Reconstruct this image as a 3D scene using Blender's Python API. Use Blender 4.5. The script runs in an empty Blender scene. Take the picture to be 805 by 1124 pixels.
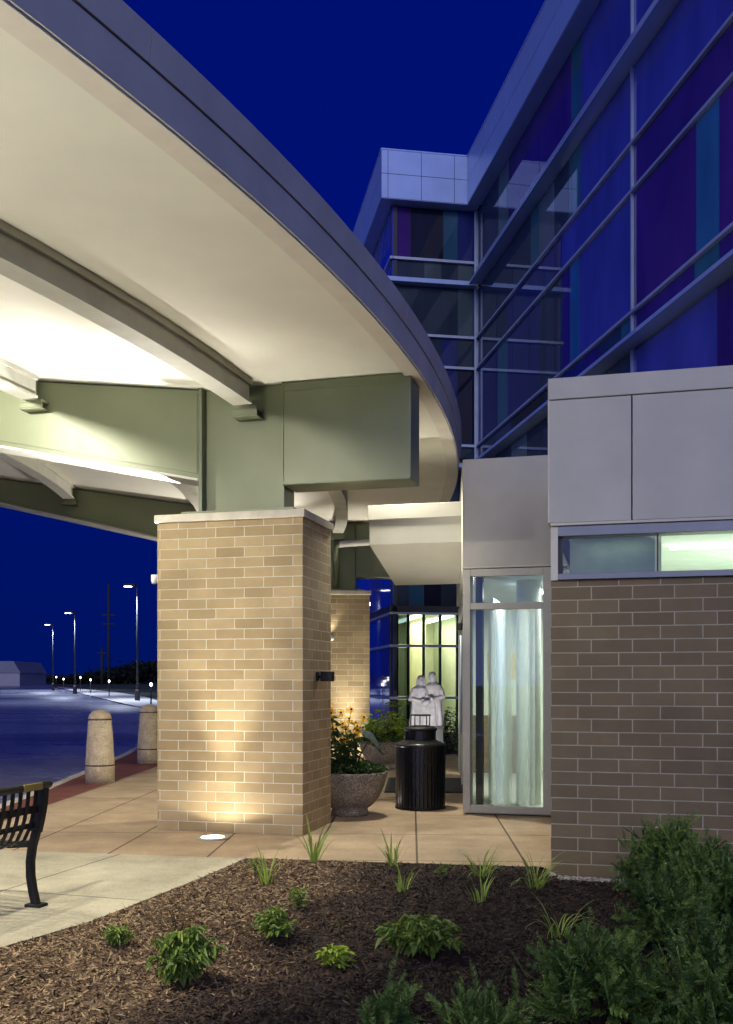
import bpy, math, random
import numpy as np
from mathutils import Vector, Matrix, Euler
R_ = math.radians
rng = np.random.default_rng(11)
random.seed(5)
sc = bpy.context.scene
col = sc.collection

# ------------------------------------------------------------------ measuring helpers (photo survey -> metres)
H, HOR, F, CX = 1.5, 749.0, 1093.0, 402.5
def at(px, py, Y):
    return Vector(((px-CX)/F*Y, Y, H+(HOR-py)/F*Y))
def gnd(px, py):
    Y = H*F/(py-HOR)
    return Vector(((px-CX)/F*Y, Y, 0))
def zt(Y):                                   # the far ground rises gently
    return 1.1*min(1, max(0, (Y-70)/120.0))

# ------------------------------------------------------------------ object helpers
def tag(o, label=None, cat=None, group=None, kind=None):
    if label: o['label'] = label
    if cat: o['category'] = cat
    if group: o['group'] = group
    if kind: o['kind'] = kind
    return o
def empty(name, loc=(0,0,0), rz=0):
    o = bpy.data.objects.new(name, None); col.objects.link(o)
    o.location = loc; o.rotation_euler = (0,0,rz); o.empty_display_size = .1
    return o
def thing(name, label, cat, loc=(0,0,0), rz=0, group=None):
    return tag(empty(name, loc, rz), label, cat, group)
def copy_tree(o, parent=None):
    c = o.copy(); col.objects.link(c)
    if parent: c.parent = parent
    for ch in list(o.children): copy_tree(ch, c)
    return c

class MB:
    """collects polygons, then links them as ONE mesh object"""
    def __init__(s): s.v=[]; s.f=[]; s.sm=[]
    def add(s, vs, fs, smooth=False):
        b=len(s.v); s.v += [tuple(p) for p in vs]
        s.f += [tuple(b+i for i in f) for f in fs]; s.sm += [smooth]*len(fs)
        return s
    def box(s, x0,x1,y0,y1,z0,z1, M=None):
        vs=[Vector(p) for p in ((x0,y0,z0),(x1,y0,z0),(x1,y1,z0),(x0,y1,z0),(x0,y0,z1),(x1,y0,z1),(x1,y1,z1),(x0,y1,z1))]
        if M: vs=[M@p for p in vs]
        return s.add(vs, [(0,3,2,1),(4,5,6,7),(0,1,5,4),(1,2,6,5),(2,3,7,6),(3,0,4,7)])
    def prism(s, poly, z0, z1):               # poly counter-clockwise in plan
        n=len(poly)
        vs=[(x,y,z0) for x,y in poly]+[(x,y,z1) for x,y in poly]
        fs=[tuple(range(n-1,-1,-1)), tuple(range(n,2*n))]+[(i,(i+1)%n,n+(i+1)%n,n+i) for i in range(n)]
        return s.add(vs,fs)
    def xprism(s, poly, y0, y1):              # outline in (x,z), extruded along y
        n=len(poly)
        vs=[(x,y0,z) for x,z in poly]+[(x,y1,z) for x,z in poly]
        fs=[tuple(range(n)), tuple(range(2*n-1,n-1,-1))]+[(i,n+i,n+(i+1)%n,(i+1)%n) for i in range(n)]
        return s.add(vs,fs)
    def lathe(s, prof, seg=32, c=(0,0), smooth=True):
        vs=[]; fs=[]
        for r,z in prof:
            for k in range(seg):
                a=2*math.pi*k/seg; vs.append((c[0]+r*math.cos(a), c[1]+r*math.sin(a), z))
        for i in range(len(prof)-1):
            for k in range(seg):
                k2=(k+1)%seg
                fs.append((i*seg+k,i*seg+k2,(i+1)*seg+k2,(i+1)*seg+k))
        return s.add(vs,fs,smooth)
    def tube(s, path, r, seg=10, smooth=True, cap=True):
        path=[Vector(p) for p in path]; rr = r if isinstance(r,(list,tuple)) else [r]*len(path)
        vs=[]; fs=[]; up=None
        for i,p in enumerate(path):
            t=(path[min(i+1,len(path)-1)]-path[max(i-1,0)]).normalized()
            if up is None: up = Vector((0,0,1)) if abs(t.z)<.9 else Vector((1,0,0))
            a=t.cross(up).normalized(); b=a.cross(t).normalized(); up=b
            for k in range(seg):
                q=2*math.pi*k/seg
                vs.append(p+a*math.cos(q)*rr[i]+b*math.sin(q)*rr[i])
        for i in range(len(path)-1):
            for k in range(seg):
                k2=(k+1)%seg; fs.append((i*seg+k,(i+1)*seg+k,(i+1)*seg+k2,i*seg+k2))
        s.add(vs,fs,smooth)
        if cap:
            b=len(s.v)-len(vs); s.f+= [tuple(b+k for k in range(seg)), tuple(b+(len(path)-1)*seg+k for k in range(seg-1,-1,-1))]; s.sm+=[False,False]
        return s
    def ribbon(s, path, w, t, side):          # flat bar along path, width along 'side'
        side=Vector(side).normalized(); path=[Vector(p) for p in path]; vs=[]; fs=[]
        for i,p in enumerate(path):
            d=(path[min(i+1,len(path)-1)]-path[max(i-1,0)]).normalized(); n=d.cross(side).normalized()
            vs += [p-side*w/2-n*t/2, p+side*w/2-n*t/2, p+side*w/2+n*t/2, p-side*w/2+n*t/2]
        m=len(path)
        for i in range(m-1):
            for k in range(4):
                k2=(k+1)%4; fs.append((i*4+k,(i+1)*4+k,(i+1)*4+k2,i*4+k2))
        fs += [(0,1,2,3),((m-1)*4+3,(m-1)*4+2,(m-1)*4+1,(m-1)*4)]
        return s.add(vs,fs)
    def build(s, name, mat, parent=None, loc=(0,0,0), rz=0, bevel=0, seg=2):
        me=bpy.data.meshes.new(name); me.from_pydata(s.v,[],s.f)
        me.polygons.foreach_set('use_smooth', s.sm)
        import bmesh
        bm=bmesh.new(); bm.from_mesh(me); bmesh.ops.recalc_face_normals(bm, faces=bm.faces)
        uvl=bm.loops.layers.uv.new('UVMap')
        for f in bm.faces:
            n=f.normal
            if abs(n.z)>.7:
                for l in f.loops: l[uvl].uv=(l.vert.co.x,l.vert.co.y)
            else:
                t=Vector((-n.y,n.x,0)).normalized()
                if abs(t.x)>=abs(t.y): 
                    if t.x<0: t=-t
                elif t.y<0: t=-t
                for l in f.loops: l[uvl].uv=(l.vert.co.dot(t), l.vert.co.z)
        bm.to_mesh(me); bm.free()
        o=bpy.data.objects.new(name,me); col.objects.link(o)
        me.materials.append(mat); o.location=loc; o.rotation_euler=(0,0,rz)
        if parent: o.parent=parent
        if bevel:
            b=o.modifiers.new('edge','BEVEL'); b.width=bevel; b.segments=seg; b.limit_method='ANGLE'; b.angle_limit=R_(40); b.harden_normals=False
        return o

def np_mesh(name, V, Fc, mat, parent=None, loc=(0,0,0), tint=None, smooth=False):
    """fast mesh from arrays: V (n,3), Fc (m,k)"""
    me=bpy.data.meshes.new(name); V=np.asarray(V,np.float32); Fc=np.asarray(Fc,np.int32)
    m,k=Fc.shape
    me.vertices.add(len(V)); me.vertices.foreach_set('co',V.ravel())
    me.loops.add(m*k); me.loops.foreach_set('vertex_index',Fc.ravel())
    me.polygons.add(m); me.polygons.foreach_set('loop_start',np.arange(0,m*k,k,dtype=np.int32))
    me.polygons.foreach_set('use_smooth',np.full(m,smooth))
    me.update(calc_edges=True); me.validate()
    if tint is not None:
        a=me.attributes.new('tint','FLOAT','POINT'); a.data.foreach_set('value',np.asarray(tint,np.float32))
    o=bpy.data.objects.new(name,me); col.objects.link(o); me.materials.append(mat); o.location=loc
    if parent: o.parent=parent
    return o

# ------------------------------------------------------------------ materials
def nt_new(name):
    m=bpy.data.materials.new(name); m.use_nodes=True
    nt=m.node_tree; nt.nodes.clear()
    out=nt.nodes.new('ShaderNodeOutputMaterial')
    return m,nt,out
def N(nt,t,**kw):
    n=nt.nodes.new(t)
    for k,v in kw.items():
        if k in n.inputs: n.inputs[k].default_value=v
        else: setattr(n,k,v)
    return n
def c4(c): return (c[0],c[1],c[2],1)
def mat(name, color, rough=.6, metal=0, var=.12, vscale=6, bump=0, bscale=60, color2=None, spec=.5, coat=0, rvar=.0, aniso=None):
    m,nt,out=nt_new(name); L=nt.links.new
    b=N(nt,'ShaderNodeBsdfPrincipled',Roughness=rough,Metallic=metal); b.inputs['Specular IOR Level'].default_value=spec; b.inputs['Coat Weight'].default_value=coat
    L(b.outputs[0],out.inputs[0])
    tc=N(nt,'ShaderNodeTexCoord'); src=tc.outputs['Object']
    if aniso:
        mp=N(nt,'ShaderNodeMapping'); mp.inputs['Scale'].default_value=aniso; L(src,mp.inputs[0]); src=mp.outputs[0]
    n1=N(nt,'ShaderNodeTexNoise',Scale=vscale,Detail=5.0,Roughness=.6); L(src,n1.inputs['Vector'])
    mx=N(nt,'ShaderNodeMix',data_type='RGBA')
    c2 = color2 if color2 else tuple(x*(1-2*var) for x in color)
    c1 = color if color2 else tuple(min(1,x*(1+var)) for x in color)
    mx.inputs[6].default_value=c4(c1); mx.inputs[7].default_value=c4(c2)
    rp=N(nt,'ShaderNodeMapRange'); rp.inputs[1].default_value=.3; rp.inputs[2].default_value=.7
    L(n1.outputs[0],rp.inputs[0]); L(rp.outputs[0],mx.inputs[0]); L(mx.outputs[2],b.inputs['Base Color'])
    if rvar:
        r2=N(nt,'ShaderNodeMapRange'); r2.inputs[3].default_value=max(.02,rough-rvar); r2.inputs[4].default_value=min(1,rough+rvar); L(n1.outputs[0],r2.inputs[0]); L(r2.outputs[0],b.inputs['Roughness'])
    if bump:
        n2=N(nt,'ShaderNodeTexNoise',Scale=bscale,Detail=4.0); L(tc.outputs['Object'],n2.inputs['Vector'])
        bp=N(nt,'ShaderNodeBump',Strength=bump,Distance=.01); L(n2.outputs[0],bp.inputs['Height']); L(bp.outputs[0],b.inputs['Normal'])
    return m
def brick_mat(name, c1, c2, mortar, rough=.75):
    m,nt,out=nt_new(name); L=nt.links.new
    b=N(nt,'ShaderNodeBsdfPrincipled',Roughness=rough); L(b.outputs[0],out.inputs[0])
    tc=N(nt,'ShaderNodeTexCoord')
    wob=N(nt,'ShaderNodeTexNoise',Scale=5.0,Detail=3.0); L(tc.outputs['UV'],wob.inputs['Vector'])
    wm=N(nt,'ShaderNodeMixRGB',blend_type='LINEAR_LIGHT'); wm.inputs[0].default_value=.0018; L(tc.outputs['UV'],wm.inputs[1]); L(wob.outputs['Color'],wm.inputs[2])
    bt=N(nt,'ShaderNodeTexBrick'); bt.offset=.333; bt.offset_frequency=2; bt.squash=1
    bt.inputs['Scale'].default_value=1; bt.inputs['Brick Width'].default_value=.305; bt.inputs['Row Height'].default_value=.1016
    bt.inputs['Mortar Size'].default_value=.0052; bt.inputs['Mortar Smooth'].default_value=.25; bt.inputs['Bias'].default_value=0
    bt.inputs['Color1'].default_value=c4(c1); bt.inputs['Color2'].default_value=c4(c2); bt.inputs['Mortar'].default_value=c4(mortar)
    L(wm.outputs[0],bt.inputs['Vector'])
    # fine dragged texture of the wire-cut face
    mp=N(nt,'ShaderNodeMapping'); mp.inputs['Scale'].default_value=(4,160,1); L(tc.outputs['UV'],mp.inputs[0])
    n1=N(nt,'ShaderNodeTexNoise',Scale=3.0,Detail=4.0); L(mp.outputs[0],n1.inputs['Vector'])
    n3=N(nt,'ShaderNodeTexNoise',Scale=3.0,Detail=5.0); L(tc.outputs['UV'],n3.inputs['Vector'])
    ad=N(nt,'ShaderNodeMath',operation='ADD'); L(n1.outputs[0],ad.inputs[0]); L(n3.outputs[0],ad.inputs[1])
    hs=N(nt,'ShaderNodeHueSaturation'); L(bt.outputs['Color'],hs.inputs['Color'])
    mr=N(nt,'ShaderNodeMapRange'); mr.inputs[1].default_value=.6; mr.inputs[2].default_value=1.4; mr.inputs[3].default_value=.8; mr.inputs[4].default_value=1.18
    L(ad.outputs[0],mr.inputs[0]); ng=N(nt,'ShaderNodeTexNoise',Scale=.9,Detail=6.0,Roughness=.7); L(tc.outputs['UV'],ng.inputs['Vector'])
    mg=N(nt,'ShaderNodeMapRange'); mg.inputs[1].default_value=.35; mg.inputs[2].default_value=.75; mg.inputs[3].default_value=1.08; mg.inputs[4].default_value=.78; L(ng.outputs[0],mg.inputs[0])
    mm_=N(nt,'ShaderNodeMath',operation='MULTIPLY'); L(mr.outputs[0],mm_.inputs[0]); L(mg.outputs[0],mm_.inputs[1])
    L(mm_.outputs[0],hs.inputs['Value']); L(hs.outputs[0],b.inputs['Base Color'])
    inv=N(nt,'ShaderNodeMath',operation='SUBTRACT'); inv.inputs[0].default_value=1; L(bt.outputs['Fac'],inv.inputs[1])
    b1=N(nt,'ShaderNodeBump',Strength=1.0,Distance=.008); L(inv.outputs[0],b1.inputs['Height'])
    b2=N(nt,'ShaderNodeBump',Strength=.25,Distance=.002); L(n1.outputs[0],b2.inputs['Height']); L(b1.outputs[0],b2.inputs['Normal'])
    L(b2.outputs[0],b.inputs['Normal'])
    return m
def glass_mat(name, tint, refl=1.5):
    m,nt,out=nt_new(name); L=nt.links.new
    t=N(nt,'ShaderNodeBsdfTransparent'); t.inputs[0].default_value=c4(tint)
    g=N(nt,'ShaderNodeBsdfGlossy',Roughness=.015); g.inputs[0].default_value=(.9,.95,1,1)
    f=N(nt,'ShaderNodeFresnel',IOR=refl); mx=N(nt,'ShaderNodeMixShader')
    L(f.outputs[0],mx.inputs[0]); L(t.outputs[0],mx.inputs[1]); L(g.outputs[0],mx.inputs[2]); L(mx.outputs[0],out.inputs[0])
    return m
def tinted(name, base, refl=1.7, mirror=(.8,.85,1)):  # reflected sky tones are put into the body colour too
    """coated tinted glass: body colour also holds reflected sky tones, under a clear mirror-like skin"""
    m,nt,out=nt_new(name); L=nt.links.new
    tc=N(nt,'ShaderNodeTexCoord')
    mp=N(nt,'ShaderNodeMapping'); mp.inputs['Scale'].default_value=(1.2,1.2,.35); L(tc.outputs['Object'],mp.inputs[0])
    n=N(nt,'ShaderNodeTexNoise',Scale=1.1,Detail=3.0); L(mp.outputs[0],n.inputs['Vector'])
    mr=N(nt,'ShaderNodeMapRange'); mr.inputs[1].default_value=.3; mr.inputs[2].default_value=.7; mr.inputs[3].default_value=.72; mr.inputs[4].default_value=1.2; L(n.outputs[0],mr.inputs[0])
    hs=N(nt,'ShaderNodeHueSaturation'); hs.inputs['Color'].default_value=c4(base); L(mr.outputs[0],hs.inputs['Value'])
    d=N(nt,'ShaderNodeBsdfDiffuse'); L(hs.outputs[0],d.inputs[0])
    g=N(nt,'ShaderNodeBsdfGlossy',Roughness=.03); g.inputs[0].default_value=c4(mirror)
    n2=N(nt,'ShaderNodeTexNoise',Scale=.8,Detail=1.0); L(tc.outputs['Object'],n2.inputs['Vector'])
    bp=N(nt,'ShaderNodeBump',Strength=.03,Distance=.05); L(n2.outputs[0],bp.inputs['Height']); L(bp.outputs[0],g.inputs['Normal'])
    f=N(nt,'ShaderNodeFresnel',IOR=refl); mx=N(nt,'ShaderNodeMixShader')
    L(f.outputs[0],mx.inputs[0]); L(d.outputs[0],mx.inputs[1]); L(g.outputs[0],mx.inputs[2]); L(mx.outputs[0],out.inputs[0])
    return m
def emit(name, c, s):
    m,nt,out=nt_new(name); e=N(nt,'ShaderNodeEmission',Strength=s); e.inputs[0].default_value=c4(c); nt.links.new(e.outputs[0],out.inputs[0]); return m
def leaf_mat(name, ca, cb, rough=.5, trans=.25):
    m,nt,out=nt_new(name); L=nt.links.new
    at_=N(nt,'ShaderNodeAttribute'); at_.attribute_name='tint'
    mx=N(nt,'ShaderNodeMix',data_type='RGBA'); mx.inputs[6].default_value=c4(ca); mx.inputs[7].default_value=c4(cb); L(at_.outputs['Fac'],mx.inputs[0])
    b=N(nt,'ShaderNodeBsdfPrincipled',Roughness=rough); b.inputs['Specular IOR Level'].default_value=.35; L(mx.outputs[2],b.inputs['Base Color'])
    t=N(nt,'ShaderNodeBsdfTranslucent'); L(mx.outputs[2],t.inputs[0])
    ms=N(nt,'ShaderNodeMixShader'); ms.inputs[0].default_value=trans; L(b.outputs[0],ms.inputs[1]); L(t.outputs[0],ms.inputs[2]); L(ms.outputs[0],out.inputs[0])
    return m
def paving_mat(name, ca, cb, joint, w, h, ox, oy, rot, jw=.012, bump=.15, rough=.8):
    m,nt,out=nt_new(name); L=nt.links.new
    b=N(nt,'ShaderNodeBsdfPrincipled',Roughness=rough); b.inputs['Specular IOR Level'].default_value=.3; L(b.outputs[0],out.inputs[0])
    tc=N(nt,'ShaderNodeTexCoord')
    mp=N(nt,'ShaderNodeMapping',vector_type='POINT'); mp.inputs['Location'].default_value=(ox,oy,0); mp.inputs['Rotation'].default_value=(0,0,rot); L(tc.outputs['Object'],mp.inputs[0])
    bt=N(nt,'ShaderNodeTexBrick'); bt.offset=0; bt.squash=1
    for k,v in (('Scale',1),('Brick Width',w),('Row Height',h),('Mortar Size',jw),('Mortar Smooth',.3)): bt.inputs[k].default_value=v
    bt.inputs['Color1'].default_value=c4(ca); bt.inputs['Color2'].default_value=c4(cb); bt.inputs['Mortar'].default_value=c4(joint); L(mp.outputs[0],bt.inputs['Vector'])
    n1=N(nt,'ShaderNodeTexNoise',Scale=1.7,Detail=7.0,Roughness=.65); L(tc.outputs['Object'],n1.inputs['Vector'])
    n4=N(nt,'ShaderNodeTexNoise',Scale=40.0,Detail=4.0); L(tc.outputs['Object'],n4.inputs['Vector'])
    ad=N(nt,'ShaderNodeMath',operation='MULTIPLY_ADD'); ad.inputs[1].default_value=.45; L(n4.outputs[0],ad.inputs[0]); L(n1.outputs[0],ad.inputs[2])
    mr=N(nt,'ShaderNodeMapRange'); mr.inputs[1].default_value=.45; mr.inputs[2].default_value=1.0; mr.inputs[3].default_value=.55; mr.inputs[4].default_value=1.25; L(ad.outputs[0],mr.inputs[0])
    hs=N(nt,'ShaderNodeHueSaturation'); L(bt.outputs['Color'],hs.inputs['Color']); L(mr.outputs[0],hs.inputs['Value']); L(hs.outputs[0],b.inputs['Base Color'])
    inv=N(nt,'ShaderNodeMath',operation='SUBTRACT'); inv.inputs[0].default_value=1; L(bt.outputs['Fac'],inv.inputs[1])
    b1=N(nt,'ShaderNodeBump',Strength=.5,Distance=.008); L(inv.outputs[0],b1.inputs['Height'])
    n2=N(nt,'ShaderNodeTexNoise',Scale=180.0,Detail=3.0); L(tc.outputs['Object'],n2.inputs['Vector'])
    b2=N(nt,'ShaderNodeBump',Strength=bump,Distance=.004); L(n2.outputs[0],b2.inputs['Height']); L(b1.outputs[0],b2.inputs['Normal']); L(b2.outputs[0],b.inputs['Normal'])
    return m
def speckle(name, base, dots, rough=.85, scale=170, thr=.62):
    m,nt,out=nt_new(name); L=nt.links.new
    b=N(nt,'ShaderNodeBsdfPrincipled',Roughness=rough); L(b.outputs[0],out.inputs[0])
    tc=N(nt,'ShaderNodeTexCoord')
    v=N(nt,'ShaderNodeTexVoronoi',Scale=scale); L(tc.outputs['Object'],v.inputs['Vector'])
    sp=N(nt,'ShaderNodeSeparateColor'); L(v.outputs['Color'],sp.inputs[0])
    rp=N(nt,'ShaderNodeMapRange'); rp.inputs[1].default_value=thr-.25; rp.inputs[2].default_value=thr+.25; L(sp.outputs[0],rp.inputs[0])
    mx=N(nt,'ShaderNodeMix',data_type='RGBA'); mx.inputs[6].default_value=c4(base); mx.inputs[7].default_value=c4(dots); L(rp.outputs[0],mx.inputs[0])
    n=N(nt,'ShaderNodeTexNoise',Scale=7.0,Detail=4.0); L(tc.outputs['Object'],n.inputs['Vector'])
    mr=N(nt,'ShaderNodeMapRange'); mr.inputs[1].default_value=.3; mr.inputs[2].default_value=.7; mr.inputs[3].default_value=.75; mr.inputs[4].default_value=1.15; L(n.outputs[0],mr.inputs[0])
    hs=N(nt,'ShaderNodeHueSaturation'); L(mx.outputs[2],hs.inputs['Color']); L(mr.outputs[0],hs.inputs['Value']); L(hs.outputs[0],b.inputs['Base Color'])
    bp=N(nt,'ShaderNodeBump',Strength=.5,Distance=.003); L(v.outputs['Distance'],bp.inputs['Height']); L(bp.outputs[0],b.inputs['Normal'])
    return m

M={}
M['brick_tan']=brick_mat('tan brick',(.40,.30,.155),(.29,.21,.10),(.58,.53,.40))
M['brick_brown']=brick_mat('brown brick',(.190,.140,.070),(.148,.108,.054),(.40,.36,.25))
M['stone_cap']=mat('cap stone',(.56,.52,.42),.8,var=.1,bump=.15)
M['soffit_edge']=mat('cream painted soffit trim',(.78,.73,.66),.6,var=.03)
M['soffit']=mat('white soffit board',(.86,.845,.75),.75,var=.03,vscale=1.3,bump=.04,bscale=12)
M['fascia']=mat('grey metal fascia',(.52,.52,.51),.45,.0,var=.07,vscale=2,rvar=.1,bump=.4,bscale=1.8)
M['purlin']=mat('grey painted steel',(.58,.58,.51),.5,var=.06,vscale=4)
M['steel_white']=mat('white painted steel',(.74,.72,.66),.5,var=.05,vscale=5)
M['green']=mat('olive green painted steel',(.175,.20,.12),.40,.1,var=.05,vscale=1.5,rvar=.06)
M['green_d']=mat('green steel weld edge',(.13,.15,.095),.4,.1,var=.05)
M['panel']=mat('pale grey metal panel',(.415,.405,.35),.45,.05,var=.05,vscale=1.6,rvar=.08,bump=.5,bscale=2.2)
M['panel_tower']=mat('silver composite panel',(.36,.48,.77),.38,.2,var=.06,vscale=.9,rvar=.1,bump=.5,bscale=1.6)
M['panel_edge']=mat('cream metal trim',(.55,.52,.43),.5,var=.04)
M['gap']=mat('dark sealant joint',(.02,.02,.022),.8,var=.05)
M['alu']=mat('clear anodised aluminium',(.42,.48,.61),.38,.25,var=.05,vscale=3,rvar=.06)
M['alu_door']=mat('champagne aluminium frame',(.36,.35,.285),.4,.3,var=.05)
M['alu_dark']=mat('dark window gasket',(.03,.03,.035),.5,var=.1)
M['alu_strip']=mat('dark grey aluminium window frame',(.19,.20,.235),.4,.3,var=.05)
M['core']=mat('dark tower core',(.03,.03,.04),.8,var=.1)
M['g_blue']=tinted('deep blue glass',(.075,.085,.40))
M['g_navy']=tinted('navy glass',(.03,.04,.17))
M['g_purple']=tinted('purple glass',(.07,.028,.21),1.5)
M['g_violet']=tinted('dark violet glass',(.055,.026,.19),1.5)
M['g_teal']=tinted('teal glass',(.04,.15,.18))
M['g_cyan']=tinted('bright teal glass',(.04,.17,.34),1.8)
M['g_slate']=tinted('slate glass',(.038,.058,.095),1.45)
M['g_pale']=tinted('pale grey green glass',(.13,.18,.20))  # body colour stands in for a lit room behind some panes
M['g_black']=tinted('black glass',(.014,.016,.035),1.5)
M['g_bright']=tinted('mirror blue glass',(.03,.08,.66),1.5)  # blue of the mirrored sky put into the diffuse body
for k_ in ('navy','teal','black','purple','pale','slate'):
    src={'navy':(.024,.032,.14),'teal':(.03,.09,.15),'black':(.013,.014,.03),'purple':(.06,.016,.17),'pale':(.07,.10,.11),'slate':(.03,.044,.065)}[k_]
    M['w_'+k_]=tinted(k_+' low sheen glass',src,1.25)
M['g_clear']=glass_mat('clear glass',(.86,.93,.89),1.42)
M['g_clear2']=glass_mat('green clear glass',(.90,.94,.91),1.42)
M['g_dim']=glass_mat('smoky clear glass',(.30,.37,.37),1.5)
M['wall_in']=mat('pale yellow interior wall',(.72,.69,.50),.85,var=.06,vscale=2)
M['wall_green']=mat('pale green interior wall',(.56,.60,.48),.85,var=.06,vscale=2)
M['ceil_in']=mat('white ceiling tile',(.74,.78,.72),.9,var=.05)
M['floor_in']=mat('grey interior floor',(.27,.27,.24),.4,var=.1)
M['lamp_white']=emit('lit white tube',(.9,1,.86),9)
M['lamp_room']=emit('lit white panel',(.95,1,.85),4)
M['lamp_vent']=emit('lit ceiling slot',(.75,.85,.6),.9)
M['lens']=emit('lit lens',(1,.9,.72),22)
M['far_lamp']=emit('lit street lamp lens',(.92,.95,1),10)
M['far_bulb']=emit('lit path lamp',(1,.93,.85),7)
M['black_metal']=mat('black powder coat',(.008,.008,.009),.55,.0,var=.2,vscale=20,rvar=.08,spec=.3)
M['black_bin']=mat('speckled black bin',(.010,.010,.011),.30,.1,var=.4,vscale=90,rvar=.12)
M['brass']=mat('brass plaque',(.36,.30,.09),.4,.6,var=.15)
M['white_fix']=mat('white lamp housing',(.75,.75,.72),.4,var=.05)
M['marble']=mat('white weathered stone',(.62,.61,.64),.75,color2=(.40,.39,.42),vscale=9,bump=.3,bscale=50)
M['granite']=mat('dark granite',(.05,.05,.055),.4,var=.4,vscale=70)
M['bollard']=speckle('pinkish tan aggregate',(.60,.50,.35),(.42,.32,.20),scale=95)
M['planter']=speckle('washed aggregate',(.30,.26,.20),(.13,.11,.085),scale=85,thr=.5)
M['soil']=mat('potting soil',(.025,.018,.012),.95,var=.4,vscale=40,bump=.8,bscale=90)
M['plaza']=paving_mat('tan coloured concrete',(.435,.325,.21),(.39,.29,.185),(.10,.07,.045),.9,1.45,-.045+.9*20,-9.83+1.45*20,R_(2.6),.011)
M['walk']=paving_mat('grey broom concrete',(.43,.40,.29),(.42,.385,.28),(.12,.11,.09),2.6,2.2,20.2,20.3,R_(17),.009)
M['red']=paving_mat('red clay pavers',(.19,.062,.045),(.15,.05,.038),(.11,.05,.04),.2,.1,20,20,R_(12),.006,.5)
M['kerbstone']=mat('pale concrete kerb',(.52,.49,.42),.85,var=.1,bump=.2)
M['asphalt']=mat('asphalt',(.21,.215,.27),.28,var=.25,vscale=.25,bump=.25,bscale=150,rvar=.14,aniso=(.25,1,1))
M['paint']=mat('white road paint',(.75,.75,.75),.6,var=.15,vscale=8)
M['path']=mat('pale far concrete',(.55,.54,.52),.8,var=.1,vscale=.6)
M['grass']=mat('dark mown grass',(.035,.05,.016),.95,var=.35,vscale=1.2,bump=.6,bscale=30)
M['earth']=mat('dark earth',(.03,.035,.018),.95,var=.3,vscale=.4)
M['mulch']=mat('shredded bark bed',(.040,.024,.015),.95,color2=(.018,.011,.008),vscale=35,bump=1.0,bscale=70)
M['pole']=mat('dark bronze pole',(.022,.02,.02),.7,.0,var=.1)
M['wood_pole']=mat('weathered timber pole',(.03,.027,.024),.9,var=.2)
M['shed']=mat('pale metal cladding',(.32,.30,.33),.7,var=.06,vscale=.2)
M['shed_roof']=mat('grey shed roof',(.20,.20,.24),.7,var=.06,vscale=.2)
M['rubber']=mat('black ribbed rubber mat',(.018,.018,.018),.85,var=.3,vscale=60)
M['petal']=leaf_mat('yellow petals',(.92,.50,.004),(.95,.62,.01),.6,.25)
M['cone']=mat('brown flower centre',(.05,.02,.008),.9,var=.3,vscale=200)
M['leaf_dark']=leaf_mat('dark green leaf',(.028,.065,.02),(.065,.12,.032))
M['leaf_mid']=leaf_mat('mid green leaf',(.085,.15,.028),(.21,.29,.055))
M['leaf_lime']=leaf_mat('lime green leaf',(.22,.33,.035),(.36,.46,.06))
M['leaf_red']=leaf_mat('reddish leaf',(.10,.085,.022),(.16,.06,.028))
M['leaf_blade']=leaf_mat('blade green',(.19,.28,.045),(.33,.43,.09))
M['leaf_ear']=leaf_mat('grey green elephant ear leaf',(.035,.052,.046),(.06,.08,.075),.4,.15)
M['yew']=leaf_mat('yew needles',(.022,.060,.012),(.20,.31,.06),.5,.15)
M['stem']=mat('green brown stem',(.045,.05,.02),.8,var=.2)
M['bark']=mat('brown bark',(.04,.027,.018),.9,var=.3,vscale=30)
M['tree_far']=leaf_mat('far tree leaves',(.008,.012,.006),(.014,.02,.009),.8,.1)
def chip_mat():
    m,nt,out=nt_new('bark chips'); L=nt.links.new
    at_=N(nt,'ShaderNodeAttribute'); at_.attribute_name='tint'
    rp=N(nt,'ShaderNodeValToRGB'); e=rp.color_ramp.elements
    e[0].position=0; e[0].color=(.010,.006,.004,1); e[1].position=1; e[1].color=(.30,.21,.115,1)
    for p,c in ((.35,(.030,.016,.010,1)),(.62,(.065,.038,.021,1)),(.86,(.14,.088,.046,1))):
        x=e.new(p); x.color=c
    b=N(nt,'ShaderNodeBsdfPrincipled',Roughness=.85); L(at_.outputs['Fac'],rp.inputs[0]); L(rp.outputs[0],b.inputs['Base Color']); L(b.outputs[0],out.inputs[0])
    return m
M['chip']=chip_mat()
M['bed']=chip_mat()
nt_=M['bed'].node_tree; b_=nt_.nodes['Principled BSDF']; n_=nt_.nodes.new('ShaderNodeTexNoise'); n_.inputs['Scale'].default_value=75; n_.inputs['Detail'].default_value=6; tc_=nt_.nodes.new('ShaderNodeTexCoord'); nt_.links.new(tc_.outputs['Object'],n_.inputs['Vector']); bp_=nt_.nodes.new('ShaderNodeBump'); bp_.inputs['Distance'].default_value=.015; nt_.links.new(n_.outputs[0],bp_.inputs['Height']); nt_.links.new(bp_.outputs[0],b_.inputs['Normal'])
def stone_mat():
    m,nt,out=nt_new('river gravel'); L=nt.links.new
    at_=N(nt,'ShaderNodeAttribute'); at_.attribute_name='tint'
    rp=N(nt,'ShaderNodeValToRGB'); e=rp.color_ramp.elements
    e[0].color=(.16,.14,.12,1); e[1].color=(.55,.52,.48,1)
    b=N(nt,'ShaderNodeBsdfPrincipled',Roughness=.7); L(at_.outputs['Fac'],rp.inputs[0]); L(rp.outputs[0],b.inputs['Base Color']); L(b.outputs[0],out.inputs[0])
    return m
M['gravel']=stone_mat()

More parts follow.
